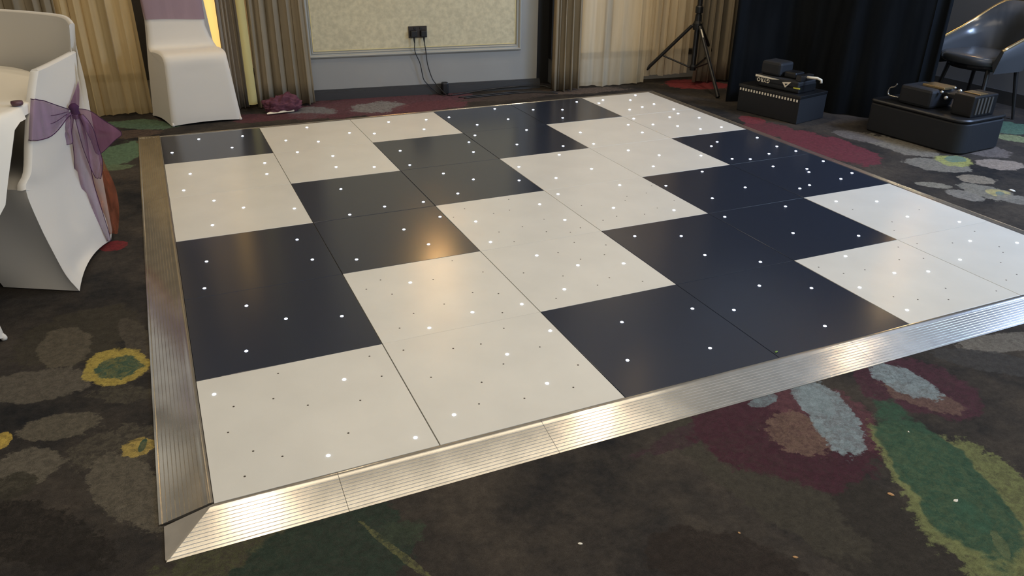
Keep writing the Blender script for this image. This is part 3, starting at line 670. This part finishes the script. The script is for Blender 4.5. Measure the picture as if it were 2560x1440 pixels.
# purple organza sash and bow
bw = thing('chair_sash', 'purple organza sash tied in a trailing bow on the left foreground chair', 'sash')
def out_(p, d=.004): return p-inward*d
def surf(tj, z):   # point on the measured outer skin
    j = tj*12; j0 = min(int(j), 11); f = j-j0
    best = None
    for i in range(len(OD)-1):
        a = lerp(OD[i][j0], OD[i][j0+1], f); c_ = lerp(OD[i+1][j0], OD[i+1][j0+1], f)
        if a.z >= z >= c_.z:
            t = (a.z-z)/max(1e-6, a.z-c_.z); return lerp(a, c_, t)
    return lerp(OD[-1][j0], OD[-1][j0+1], f)
kn = Vector((-0.288, 1.900, 0.631))+Vector((.012, -.03, 0))
b = MB(); rows = []
for i in range(11):      # band fanning from the near edge to the knot
    t = i/10; row = []
    zt = .752-.112*t**1.1; zb = .617-.030*math.sin(math.pi*min(1, t*1.15))*(1-t*.3)+.002*t
    zb = min(zb, zt-.022)
    for k in range(9):
        u = k/8; z = zt+(zb-zt)*u; p = surf(.70*t, z)
        row.append(p+Vector((.005+.004*math.sin(k*2.4+1)*t, -.007-.016*t, 0)))
    rows.append(row)
for q_ in rows[:2]:
    for i_ in range(9): q_[i_] = q_[i_]+Vector((-.002, -.012, 0))
rows.insert(0, [p+inward*.006+Vector((0, -.004, 0)) for p in rows[0]]); rows.insert(0, [p+inward*.010+Vector((0, .012, 0)) for p in rows[0]])
b.grid(rows); band = b.build('sash_band', M['organza'], bw, smooth=True)
b = MB(); b.tube([r[0] for r in rows], .0018, 5); b.tube([r[-1] for r in rows], .0018, 5)
for kk in (3, 5): b.tube([rows[i][kk] for i in range(6, 12)], .0012, 5)
b.build('sash_hem', M['organza_dark'], band)
def ribbon(name, cl, widths, m, side=(1, 0, 0), wav=.008, n=8, parent=bw, hem=True, nrm=(0, -1, 0), seed=1):
    P = smooth_path(cl, n); W = smooth_path([(w, 0, 0) for w in widths], n); rows = []; side = Vector(side); nrm = Vector(nrm)
    for i, p in enumerate(P):
        w = W[i].x; rows.append([p+side*(w*(k/6-.5))+nrm*(wav*math.sin(k*1.9+i*.35+seed)) for k in range(7)])
    b = MB(); b.grid(rows); o = b.build(name, m, parent, smooth=True)
    if hem:
        b = MB(); b.tube([r[0] for r in rows], .0014, 5); b.tube([r[-1] for r in rows], .0014, 5)
        b.tube(rows[-1], .0012, 5); b.build('hem_edge', M['organza_dark'], o)
    return o
# sash arriving from the far side of the back
b = MB(); f1 = [Vector((-0.249, 2.000, 0.725)), Vector((-0.252, 2.000, 0.688)), Vector((-0.261, 2.000, 0.647)), Vector((-0.268, 2.000, 0.618))]
b.grid([f1, [Vector((-0.265, 1.950, 0.694)), Vector((-0.267, 1.950, 0.670)), Vector((-0.270, 1.950, 0.649)), Vector((-0.276, 1.950, 0.630))], [Vector((-0.287, 1.890, 0.660)), Vector((-0.285, 1.890, 0.654)), Vector((-0.284, 1.890, 0.645)), Vector((-0.284, 1.890, 0.637))]])
b.build('sash_band', M['organza_pink'], bw, smooth=True)
# knot
b = MB(); b.lathe([(0, -.034), (.012, -.030), (.019, -.012), (.015, .004), (.020, .018), (.010, .030), (0, .032)], c=kn, n=12)
o = b.build('knot', M['organza_dark'], bw, smooth=True)
# right loop, small front loop, tails
def poly_cloth(name, ring, m, parent=bw, puff=.02, nrm=(0, -1, 0), hem=True):
    ring = [Vector(p) for p in ring]; P = smooth_path(ring+[ring[0]], 5)[:-1]; c_ = sum(P, Vector())/len(P); nrm = Vector(nrm); n = len(P); K = 5
    vs = []; fs = []
    for k in range(K):
        t = k/K
        for i, p in enumerate(P): vs.append(lerp(p, c_, t)+nrm*puff*math.sin(t*math.pi/2)*(1+.25*math.sin(i*.5)))
    vs.append(c_+nrm*puff)
    for k in range(K-1):
        for i in range(n): fs.append((k*n+i, k*n+(i+1) % n, (k+1)*n+(i+1) % n, (k+1)*n+i))
    for i in range(n): fs.append(((K-1)*n+i, (K-1)*n+(i+1) % n, K*n))
    o = mesh_obj(name, vs, fs, m, parent, True)
    if hem: b = MB(); b.tube(P+[P[0]], .0013, 5); b.build('hem_edge', M['organza_dark'], o)
    return o
poly_cloth('bow_loop', [(-0.275, 1.870, 0.641), (-0.225, 1.870, 0.630), (-0.177, 1.880, 0.581), (-0.125, 1.890, 0.523), (-0.158, 1.890, 0.492), (-0.229, 1.890, 0.441), (-0.243, 1.880, 0.503), (-0.259, 1.870, 0.581)], M['organza_pink'], puff=.006)
poly_cloth('bow_loop', [(-0.288, 1.860, 0.632), (-0.318, 1.850, 0.611), (-0.340, 1.840, 0.560), (-0.347, 1.840, 0.528), (-0.335, 1.840, 0.509), (-0.308, 1.850, 0.510), (-0.302, 1.850, 0.554), (-0.287, 1.860, 0.599)], M['organza'], puff=.02)
ribbon('bow_tail', [kn+Vector((.0, -.02, -.01)), (-0.280, 1.860, 0.549), (-0.294, 1.900, 0.422), (-0.310, 1.920, 0.303), (-0.312, 1.950, 0.194), (-0.302, 1.970, 0.091), (-0.282, 1.990, 0.018)], [.03, .05, .055, .075, .085, .075, .03], M['organza'], side=(.97, .1, -.2), seed=2)
ribbon('bow_tail', [kn+Vector((.012, -.02, -.01)), (-0.250, 1.850, 0.565), (-0.249, 1.870, 0.473), (-0.245, 1.880, 0.404), (-0.251, 1.900, 0.336)], [.03, .055, .06, .05, .02], M['organza'], side=(.97, .1, -.15), seed=5, wav=.010)
ribbon('bow_tail', [kn+Vector((.016, -.015, -.01)), (-0.253, 1.950, 0.524), (-0.250, 1.980, 0.393), (-0.243, 2.000, 0.260), (-0.248, 2.020, 0.141), (-0.261, 2.040, 0.029)], [.02, .04, .06, .085, .08, .05], M['organza_lit_orange'], side=(.97, .1, -.1), seed=9, hem=False)

# ------------------------------------------------------------------ round table, cloth, and the neighbouring chair's foot
TC = Vector((-1.21, 1.82)); TR = .86
tb = thing('round_table', 'round banquet table under the white cloth at the left edge', 'table')
b = MB(); b.lathe([(0, .715), (TR-.02, .715), (TR-.012, .722), (TR-.012, .738), (0, .738)], c=(TC.x, TC.y, 0), n=48); b.build('table_top', M['wall_dark'], tb)
b = MB(); b.lathe([(.30, .002), (.29, .02), (.05, .05), (.035, .1), (.035, .68), (.12, .715)], c=(TC.x, TC.y, 0), n=20); b.build('pedestal', M['black_metal'], tb)
b = MB(); rows = []; N = 144
def hemz(d):
    d = (d+180) % 360-180
    K = [(-180, .34), (-60, .34), (-40, .40), (-35, .45), (-31, .57), (-27, .70), (-20, .705), (35, .705), (50, .55), (70, .36), (180, .34)]
    for (a, za), (c_, zc) in zip(K, K[1:]):
        if a <= d <= c_: return za+(zc-za)*(d-a)/(c_-a)
for (rr, zf) in ((.0, 0), (.5, 0), (.8, 0), (.975, 0), (.995, .04), (1.004, .12), (1.01, .3), (1.015, .5), (1.02, .75), (1.025, 1)):
    row = []
    for i in range(N+1):
        a = 360*i/N-180; hz = hemz(a); z = .742+(hz-.742)*zf
        if rr >= .995 and -22 < a < 40: rr_ = min(rr, .998)
        else: rr_ = rr
        wob = .018*math.sin(R(a)*13)*zf if not -30 < a < 40 else 0
        r_ = TR*rr_+wob; row.append(Vector((TC.x+r_*math.cos(R(a)), TC.y+r_*math.sin(R(a)), z)))
    rows.append(row)
b.grid(rows); o = b.build('tablecloth', M['table_cloth'], smooth=True); tag(o, 'white tablecloth draped over the round table at the left edge', 'tablecloth')
b = MB(); q = Vector((-0.416, 1.521, 0.745)); b.lathe([(0, 0), (.017, 0), (.02, .006), (.019, .014), (.0, .015)], c=q, n=14); tag(b.build('tealight', M['mauve'], smooth=True), 'small dark mauve tealight cup lying on the white tablecloth', 'candle')
c2 = thing('covered_chair', 'white covered chair of which only one stretched foot shows at the left edge', 'chair')
f0 = Vector((-0.588, 1.200, 0.004))
u = Vector((-.72, -.69, 0)).normalized(); v = Vector((-.69, .72, 0)).normalized()
covered_chair(c2, [f0+u*.46+v*.40, f0+v*.40, f0, f0+u*.46], hem=.05)

# ------------------------------------------------------------------ purple cloth heap below the taupe curtain
b = MB(); bm = bmesh.new(); bmesh.ops.create_icosphere(bm, subdivisions=5, radius=1)
hc = Vector((0.848, 4.116, 0.000)); 
for vtx in bm.verts:
    p = vtx.co.copy(); d = 1+.22*noise.noise(p*1.7+Vector((3, 1, 0)))+.20*noise.noise(p*4.3+Vector((9, 2, 5)))+.10*abs(noise.noise(p*9+Vector((1, 7, 3))))
    vtx.co = Vector((p.x*.135*d, p.y*.05*d, max(0.0, (p.z*.5+.36)*.13*d*(1+.3*noise.noise(Vector((p.x*1.6+4, 2, 0)))))))
bm.verts.index_update()
b.add([hc+Vector((0, .05, .003))+vt.co for vt in bm.verts], [tuple(vt.index for vt in f.verts) for f in bm.faces]); bm.free()
tag(b.build('crumpled_sash', M['burgundy_cloth'], smooth=True), 'crumpled burgundy organza sash dropped at the foot of the taupe curtain', 'sash')
b = MB(); rows = []
for i in range(9):
    t = i/8; p = lerp(Vector((0.722, 4.102, 0.006)), Vector((0.919, 4.127, 0.006)), t)
    rows.append([p+Vector((0, -.006, .004)), p+Vector((0, 0, .012+.006*math.sin(i*1.7))), p+Vector((0, .016, .006))])
b.grid(rows); tag(b.build('paper_strip', M['print_white'], smooth=True), 'crumpled white strip lying in front of the burgundy sash', 'paper')

# ------------------------------------------------------------------ tripod speaker stand
ts = thing('tripod_stand', 'black tripod speaker stand in front of the right sheer curtain', 'stand')
cx, cy = 4.22, 3.86
hub = Vector((cx, cy, .49))
b = MB(); b.tube([(cx, cy, .14), (cx, cy, 1.9)], .021, 14); b.build('pole', M['black_metal'], ts)
b = MB(); b.lathe([(.0, -.03), (.036, -.03), (.040, -.01), (.040, .02), (.03, .04), (.026, .09), (.0, .09)], c=hub, n=16); b.lathe([(.024, .1), (.032, .105), (.032, .15), (.024, .16)], c=hub, n=16); b.build('hub_collar', M['black_plastic'], ts)
b = MB(); b.lathe([(0, 0), (.026, 0), (.028, .03), (.02, .05), (0, .05)], c=(cx, cy, .13), n=14); b.build('lower_collar', M['black_plastic'], ts)
for ft in ((3.836, 4.15), (4.139, 3.378), (4.665, 4.03)):
    f = Vector((ft[0], ft[1], .012)); d = (f-Vector((cx, cy, 0))); d.z = 0; d.normalize()
    top = hub+d*.045
    b = MB(); b.tube([top, lerp(top, f, .5), f], .0145, 10); lg = b.build('leg', M['black_metal'], ts)
    b = MB(); b.tube([lerp(top, f, .955), f-Vector((0, 0, .003))], .016, 10); b.build('rubber_foot', M['black_plastic'], lg)
    b = MB(); b.tube([Vector((cx, cy, .15))+d*.02, lerp(top, f, .52)], .007, 8); b.build('brace', M['black_metal'], ts)
    b = MB(); b.tube([hub, top], .014, 8); b.build('hinge', M['black_plastic'], ts)
f = Vector((4.139, 3.378, .012)); d = Vector((f.x-cx, f.y-cy, 0)).normalized(); top = hub+d*.045
b = MB(); b.tube([lerp(top, f, .04)+Vector((-.004, -.010, 0)), lerp(top, f, .16)+Vector((-.004, -.010, 0))], .0075, 8); o = b.build('sticker', M['print_white'], ts); o['label'] = 'pale label strip on front leg'

# ------------------------------------------------------------------ DJ booth drape (black)
dr = thing('dj_booth', 'tall booth hung with plain black drape behind the two black cases', 'booth')
A = Vector((4.12, 3.27, 0)); A2 = Vector((4.55, 3.55, 0)); B_ = Vector((5.06, 2.19, 0)); 
A1 = Vector((4.52, 3.12, 0)); A0 = Vector((4.52, 3.12, 0))
path = [A2, A, Vector((4.50, 3.05, 0)), Vector((4.66, 2.62, 0)), Vector((4.95, 2.28, 0)), B_, Vector((5.35, 2.85, 0))]
pts = []
for i in range(len(path)-1):
    for k in range(14): pts.append((lerp(path[i], path[i+1], k/14), i))
pts.append((path[-1], 5)); rows = []
for iz in range(10):
    z = 1.6*(1-iz/9)+.004
    rows.append([p+Vector((.012*math.sin(j*.9)*(.4+iz/12), .012*math.cos(j*.7), z)) for j, (p, _) in enumerate(pts)])
b = MB(); b.grid(rows); b.build('drape', M['black_drape'], dr, smooth=True)
b = MB(); tp = [Vector((p.x, p.y, 1.6)) for p in path]; tb_ = [p-Vector((0, 0, .03)) for p in tp]; n = len(tp)
b.add(tp+tb_, [tuple(range(n)), tuple(range(n, 2*n))[::-1]]+[(i, (i+1) % n, n+(i+1) % n, n+i) for i in range(n)]); b.build('booth_top', M['black_plastic'], dr)

# ------------------------------------------------------------------ black case 1 with squares + fixture with lettering
def local(o, ux, name=None):
    ux = Vector(ux).normalized(); return ux, Vector((-ux.y, ux.x, 0))
O1 = Vector((4.03, 3.01, 0)); U1 = Vector((4.152-4.03, 2.497-3.01, 0)).normalized(); V1 = Vector((-U1.y, U1.x, 0))   # along the face, into depth
def obox(mb, O, U, V, u0, u1, v0, v1, z0, z1, bev=.0, mi=0, sh=(0, 0)):
    c_ = O+U*((u0+u1)/2)+V*((v0+v1)/2)+Vector((0, 0, (z0+z1)/2))
    T = Matrix.Translation(c_) @ Matrix(((U.x, V.x, 0, 0), (U.y, V.y, 0, 0), (0, 0, 1, 0), (0, 0, 0, 1)))
    mb.box((0, 0, 0), (u1-u0, v1-v0, z1-z0), mtx=T, bev=bev, mi=mi)
bx = thing('equipment_case', 'black case with a row of small white squares, in front of the booth', 'case')
b = MB(); obox(b, O1, U1, V1, 0, .527, 0, .33, .0, .198, bev=.006); b.build('case_body', M['black_box'], bx)
b = MB(); obox(b, O1, U1, V1, -.004, .531, -.004, .33, .178, .2, bev=.004); o = b.build('lid_rim', M['black_plastic'], bx)
sqm = MB(); obox(sqm, Vector(), Vector((1, 0, 0)), Vector((0, 1, 0)), -.0055, .0055, -.002, .002, -.0085, .0085)
sq_me = bpy.data.meshes.new('white_square'); sq_me.from_pydata([tuple(v_) for v_ in sqm.v], [], sqm.f); sq_me.materials.append(M['print_white'])
for k in range(21):
    o = bpy.data.objects.new('white_square', sq_me); C.objects.link(o); o.parent = bx
    p = O1+U1*(.018+.488*k/20)-V1*.0045; o.location = (p.x, p.y, .165); o.rotation_euler = (0, 0, math.atan2(U1.y, U1.x))
fx = thing('light_fixture', 'black moving light with upside-down white lettering, on the case with white squares', 'stage light')
b = MB(); obox(b, O1, U1, V1, .13, .47, .05, .26, .2, .262, bev=.008); b.build('base', M['black_plastic'], fx)
b = MB(); obox(b, O1, U1, V1, .10, .47, .035, .25, .235, .285, bev=.012); b.build('base_top', M['black_box'], fx)
b = MB(); obox(b, O1, U1, V1, .12, .29, .06, .22, .285, .385, bev=.02); b.build('head', M['black_box'], fx)
b = MB(); obox(b, O1, U1, V1, .30, .40, .09, .2, .285, .33, bev=.01); b.build('yoke', M['black_plastic'], fx)
# white wedge stripe
fy = .0335
def fpt(u_, z, off=0): return O1+U1*u_+V1*(fy-off)+Vector((0, 0, z))
b = MB(); b.add([fpt(.105, .2835), fpt(.31, .276), fpt(.25, .268), fpt(.105, .268)]+[fpt(.105, .2835, .002), fpt(.31, .276, .002), fpt(.25, .268, .002), fpt(.105, .268, .002)], [(0, 1, 2, 3), (7, 6, 5, 4), (0, 4, 5, 1), (1, 5, 6, 2), (2, 6, 7, 3), (3, 7, 4, 0)])
o = b.build('stripe', M['print_white'], fx); o['label'] = 'white wedge stripe'
def text_obj(txt, size, loc, xdir, updir, m, parent, name='lettering'):
    cu = bpy.data.curves.new(name, 'FONT'); cu.body = txt; cu.size = size; cu.extrude = .0008; cu.align_x = 'CENTER'; cu.align_y = 'CENTER'; cu.space_character = 1.15; cu.offset = .0006
    o = bpy.data.objects.new(name, cu); xd = Vector(xdir).normalized(); ud = Vector(updir).normalized(); nd = xd.cross(ud)
    T = Matrix((xd, ud, nd)).transposed().to_4x4(); T.translation = Vector(loc)
    C.objects.link(o); dg = bpy.context.evaluated_depsgraph_get(); me = bpy.data.meshes.new_from_object(o.evaluated_get(dg))
    bpy.data.objects.remove(o); me.transform(T); me.materials.append(m) if not me.materials else None
    me.materials[0] = m
    o = bpy.data.objects.new(name, me); C.objects.link(o); o.parent = parent; return o
text_obj('GYRO', .037, fpt(.178, .2515, .003), -U1, (0, 0, -1), M['print_white'], fx)
# triangular logo
b = MB()
tri = [fpt(.338, .264, .003), fpt(.412, .276, .003), fpt(.368, .230, .003), fpt(.360, .2575, .004), fpt(.388, .262, .004), fpt(.371, .245, .004)]
b.add(tri, [(0, 1, 4, 3), (1, 2, 5, 4), (2, 0, 3, 5)]); o = b.build('logo', M['print_white'], fx); o['label'] = 'white hollow triangle logo'
b = MB(); obox(b, O1, U1, V1, .432, .485, .034, .04, .236, .244); o = b.build('sticker', M['print_yellow'], fx); o['label'] = 'small yellow sticker'
b = MB(); b.tube([O1+U1*.46+V1*.12+Vector((0, 0, .31)), O1+U1*.50+V1*.12+Vector((0, 0, .312)), O1+U1*.55+V1*.13+Vector((0, 0, .315)), O1+U1*.575+V1*.14+Vector((0, 0, .305)), O1+U1*.578+V1*.14+Vector((0, 0, .285))], .009, 8); o = b.build('clamp_hook', M['print_white'], fx, smooth=True); o['label'] = 'pale metal clamp hook'
b = MB(); obox(b, O1, U1, V1, .43, .475, .05, .2, .285, .325, bev=.004); b.build('bracket', M['black_metal'], fx)

# ------------------------------------------------------------------ black case 2 (rounded corner) + second fixture
O2 = Vector((4.503, 2.21, 0)); U2 = Vector((4.556-4.503, 1.556-2.21, 0)).normalized(); V2 = Vector((-U2.y, U2.x, 0))
b2 = thing('equipment_case', 'larger black case with rounded corner, nearest the armchair', 'case')
def rbox(mb, O, U, V, L_, D_, z0, z1, r=.06, n=6):
    ring = []
    for (cu_, cv, a0) in ((L_-r, r, -90), (L_-r, D_-r, 0), (r*.4, D_-r*.4, 90), (r*.4, r*.4, 180)):
        rr2 = r if a0 <= 0 else r*.4
        for k in range(n+1):
            a = R(a0+90*k/n); ring.append((cu_+rr2*math.cos(a), cv+rr2*math.sin(a)))
    N_ = len(ring); vs = []
    prof = [(z0, .012), (z0+.012, 0), (z1-.008, 0), (z1, .006)]
    for (z, ins_) in prof:
        for (u_, v_) in ring:
            cu2, cv2 = L_/2, D_/2; du, dv = u_-cu2, v_-cv2
            u2 = cu2+du*(1-ins_/(L_/2)); v2 = cv2+dv*(1-ins_/(D_/2)); vs.append(O+U*u2+V*v2+Vector((0, 0, z)))
    fs = [(k*N_+i, k*N_+(i+1) % N_, (k+1)*N_+(i+1) % N_, (k+1)*N_+i) for k in range(3) for i in range(N_)]+[tuple(range(N_))[::-1], tuple(range(3*N_, 4*N_))]
    mb.add(vs, fs)
b = MB(); rbox(b, O2, U2, V2, .70, .46, 0, .195, r=.08); sharp_by_angle(b.build('case_body', M['black_box'], b2))
b = MB(); rbox(b, O2-U2*.004-V2*.004, U2, V2, .708, .468, .195, .222, r=.082); sharp_by_angle(b.build('case_lid', M['black_plastic'], b2))
f2 = thing('light_fixture', 'black stage light with bright metal parts, on the rounded black case', 'stage light')
b = MB(); obox(b, O2, U2, V2, .16, .40, .06, .30, .222, .345, bev=.02); b.build('base', M['black_box'], f2)
b = MB(); obox(b, O2, U2, V2, .52, .66, .10, .34, .222, .355, bev=.008); b.build('head', M['black_plastic'], f2)
for q_ in ((.26, .42, .14, .26, .345, .360), (.54, .65, .16, .24, .355, .362)):
    b = MB(); obox(b, O2, U2, V2, *q_, bev=.002); o = b.build('metal_plate', M['brass'], f2); o['label'] = 'brass-coloured metal plate'
b = MB(); obox(b, O2, U2, V2, .40, .53, .16, .30, .30, .33, bev=.006); b.build('yoke', M['black_metal'], f2)
for (u_, v_, z, r) in ((.42, .12, .335, .012), (.45, .20, .36, .010), (.50, .18, .352, .015), (.47, .10, .31, .014), (.53, .12, .33, .012)):
    b = MB(); b.lathe([(0, -r), (r*.8, -r*.6), (r, 0), (r*.8, r*.6), (0, r)], c=O2+U2*u_+V2*v_+Vector((0, 0, z)), n=12); b.build('knob', M['steel'], f2, smooth=True)
for k in range(5):
    b = MB(); obox(b, O2, U2, V2, .661, .666, .13+.035*k, .145+.035*k, .24, .34); o = b.build('vent_stripe', M['steel'], f2)
b = MB(); c0 = O2+U2*.10+V2*.08+Vector((0, 0, .25)); b.tube(smooth_path([c0+U2*.05, c0-U2*.02, c0-U2*.035+Vector((0, 0, .02)), c0-U2*.025+Vector((0, 0, .05)), c0+U2*.005+Vector((0, 0, .062)), c0+U2*.02+Vector((0, 0, .085))], 5), .005, 8); o = b.build('clamp_hook', M['steel'], f2, smooth=True); o['label'] = 'grey hook on left end'

# ------------------------------------------------------------------ armchair at the right
ac = thing('armchair', 'dark leather tub armchair with gleaming piping beside the black drape', 'chair')
AX, AY = 5.60, 2.235
def tub(t, r):  # plan curve of the shell: straight arm, round back, straight arm
    st_ = .24; arc = math.pi*r; tot = 2*st_+arc; d = t*tot
    if d < st_: return Vector((AX-.22+d, AY+r, 0))
    if d > tot-st_: return Vector((AX-.22+(tot-d), AY-r, 0))
    a = (d-st_)/r; return Vector((AX-.22+st_+r*math.sin(a), AY+r*math.cos(a), 0))
b = MB(); N_ = 28; lo = []; hi = []; loI = []; hiI = []
def armtop(t):
    q = min(t, 1-t)*2; return .515+.10*min(1, q/.42)+.185*(lambda u: u*u*(3-2*u))(max(0, min(1, (q-.36)/.5)))
for i in range(N_+1):
    t = i/N_; h = armtop(t)
    lo.append(tub(t, .24)+Vector((0, 0, .36))); hi.append(tub(t, .275)+Vector((0, 0, h)))
    loI.append(tub(t, .215)+Vector((0, 0, .42))); hiI.append(tub(t, .248)+Vector((0, 0, h)))
b.grid([lo, [lerp(p, q, .5)-Vector((0, 0, 0)) for p, q in zip(lo, hi)], hi, hiI, [lerp(p, q, .5) for p, q in zip(hiI, loI)], loI])
b.add([lo[0], hi[0], hiI[0], loI[0]], [(0, 1, 2, 3)]); b.add([lo[-1], hi[-1], hiI[-1], loI[-1]], [(3, 2, 1, 0)])
b.build('backrest', M['leather'], ac, smooth=True)
b = MB(); b.tube([lerp(p, q, .5)+Vector((0, 0, .004)) for p, q in zip(hi, hiI)], .012, 8); o = b.build('piping', M['brass'], ac, smooth=True); o['label'] = 'gleaming gold edge'
b = MB(); ring = []
for k in range(36):
    a = 2*math.pi*k/36; ring.append((.25*abs(math.cos(a))**.7*(1 if math.cos(a) > 0 else -1), .255*abs(math.sin(a))**.7*(1 if math.sin(a) > 0 else -1)))
vs = []; prof = [(.40, .93), (.41, 1.0), (.44, 1.0), (.458, .97), (.464, .88), (.467, .4), (.467, .01)]
for (z, s_) in prof: vs += [Vector((AX-.045+x*s_, AY+y*s_*.93, z)) for x, y in ring]
b.add(vs, [(k*36+i, k*36+(i+1) % 36, (k+1)*36+(i+1) % 36, (k+1)*36+i) for k in range(len(prof)-1) for i in range(36)]+[tuple(range(36))[::-1]])
b.build('seat_cushion', M['leather'], ac, smooth=True)
b = MB(); b.lathe([(0, .36), (.22, .36), (.24, .38), (.24, .405), (0, .405)], c=(AX-.02, AY, 0), n=28); b.build('seat_frame', M['black_metal'], ac)
for sx, sy in ((-1, 1), (-1, -1), (1, 1), (1, -1)):
    b = MB(); b.tube([(AX-.02+sx*.15, AY+sy*.16, .37), (AX-.02+sx*.20, AY+sy*.21, .002)], [.016, .010], 8); b.build('leg', M['black_metal'], ac)

# ------------------------------------------------------------------ crumbs on carpet and floor
for (p, m_, s_, lab) in (
    ((0.811, -0.465, 0.000), 'crumb', .0045, 'pale crumb on the dark carpet below the front ramp'),
    ((1.665, -0.635, 0.000), 'crumb_tan', .0065, 'tan crumb on the green carpet leaf, left edge'),
    ((1.806, -0.722, 0.000), 'crumb', .006, 'white flake on the dark green carpet leaf'),
    ((1.271, -0.710, 0.000), 'crumb_tan', .0045, 'tan crumb lowest on the dark carpet'),
    ((1.197, -0.590, 0.000), 'crumb_tan', .003, 'tiny tan crumb on the black carpet area'),
    ((1.937, -0.452, 0.000), 'crumb', .003, 'tiny white speck at the top of the green carpet leaf'),
    ((4.284, 0.933, 0.000), 'crumb', .014, 'white scrap on the carpet at the right edge'),
    ((1.845, 0.032, 0.031), 'leaf_green', .005, 'green fragment on the black panel joint by the front ramp')):
    bm = bmesh.new(); bmesh.ops.create_icosphere(bm, subdivisions=2, radius=1)
    for vt in bm.verts:
        d = 1+.5*noise.noise(vt.co*2+Vector(p)*9); vt.co = Vector((vt.co.x*s_*1.3*d, vt.co.y*s_*.8*d, max(-.15, vt.co.z)*s_*.35*d))
    me = bpy.data.meshes.new('crumb'); bm.to_mesh(me); bm.free(); me.materials.append(M[m_])
    o = bpy.data.objects.new('crumb', me); C.objects.link(o); o.location = (p[0], p[1], p[2]+s_*.06+.0005); o.rotation_euler = (0, 0, p[0]*7); tag(o, lab, 'crumb')

la = thing('amber_standin', 'slim glowing amber stand-in for an unidentified glow between the wall-side covered chair and the grey curtain', 'lamp', loc=(.468, wy(.468, .05), 0))  # added glowing column; what gives the amber glow is unknown
b = MB(); b.lathe([(0, 0), (.05, 0), (.05, .015), (.012, .03), (.012, .36)], n=20); b.build('base', M['black_metal'], la)
b = MB(); b.lathe([(0, .34), (.046, .345), (.046, 1.6), (0, 1.605)], n=24); b.build('glow_tube', M['amber_glow'], la, smooth=True)

# ------------------------------------------------------------------ room lamps (above the frame; they light and are reflected)
for i, (x, y) in enumerate(DOWN):
    d = thing('downlight', 'unseen recessed round ceiling downlight giving warm light over the room', 'lamp', group='ceiling downlights', loc=(x, y, H))
    b = MB(); b.lathe([(.045, -.004), (.062, -.006), (.066, 0), (.05, .0)], n=24); b.build('bezel', M['steel'], d)
    b = MB(); b.lathe([(0, -.002), (.045, -.002)], n=24); b.build('lens', M['bulb'], d)
for (x, y, z, lab) in ((2.03, wy(2.03, .10), 1.72, 'warm wall lamp high on the cream wall panel'), (6.10, 3.0, 1.85, 'warm wall lamp on the side wall')):
    d = thing('wall_lamp', lab, 'lamp', loc=(x, y, z))
    b = MB(); b.lathe([(.08, -.16), (.10, .16)], n=24); b.build('lamp_shade', M['lamp_glow'], d)
    b = MB(); b.tube([(0, .0, -.05), (0, .09, -.05)], .012, 8); b.build('arm', M['brass'], d)
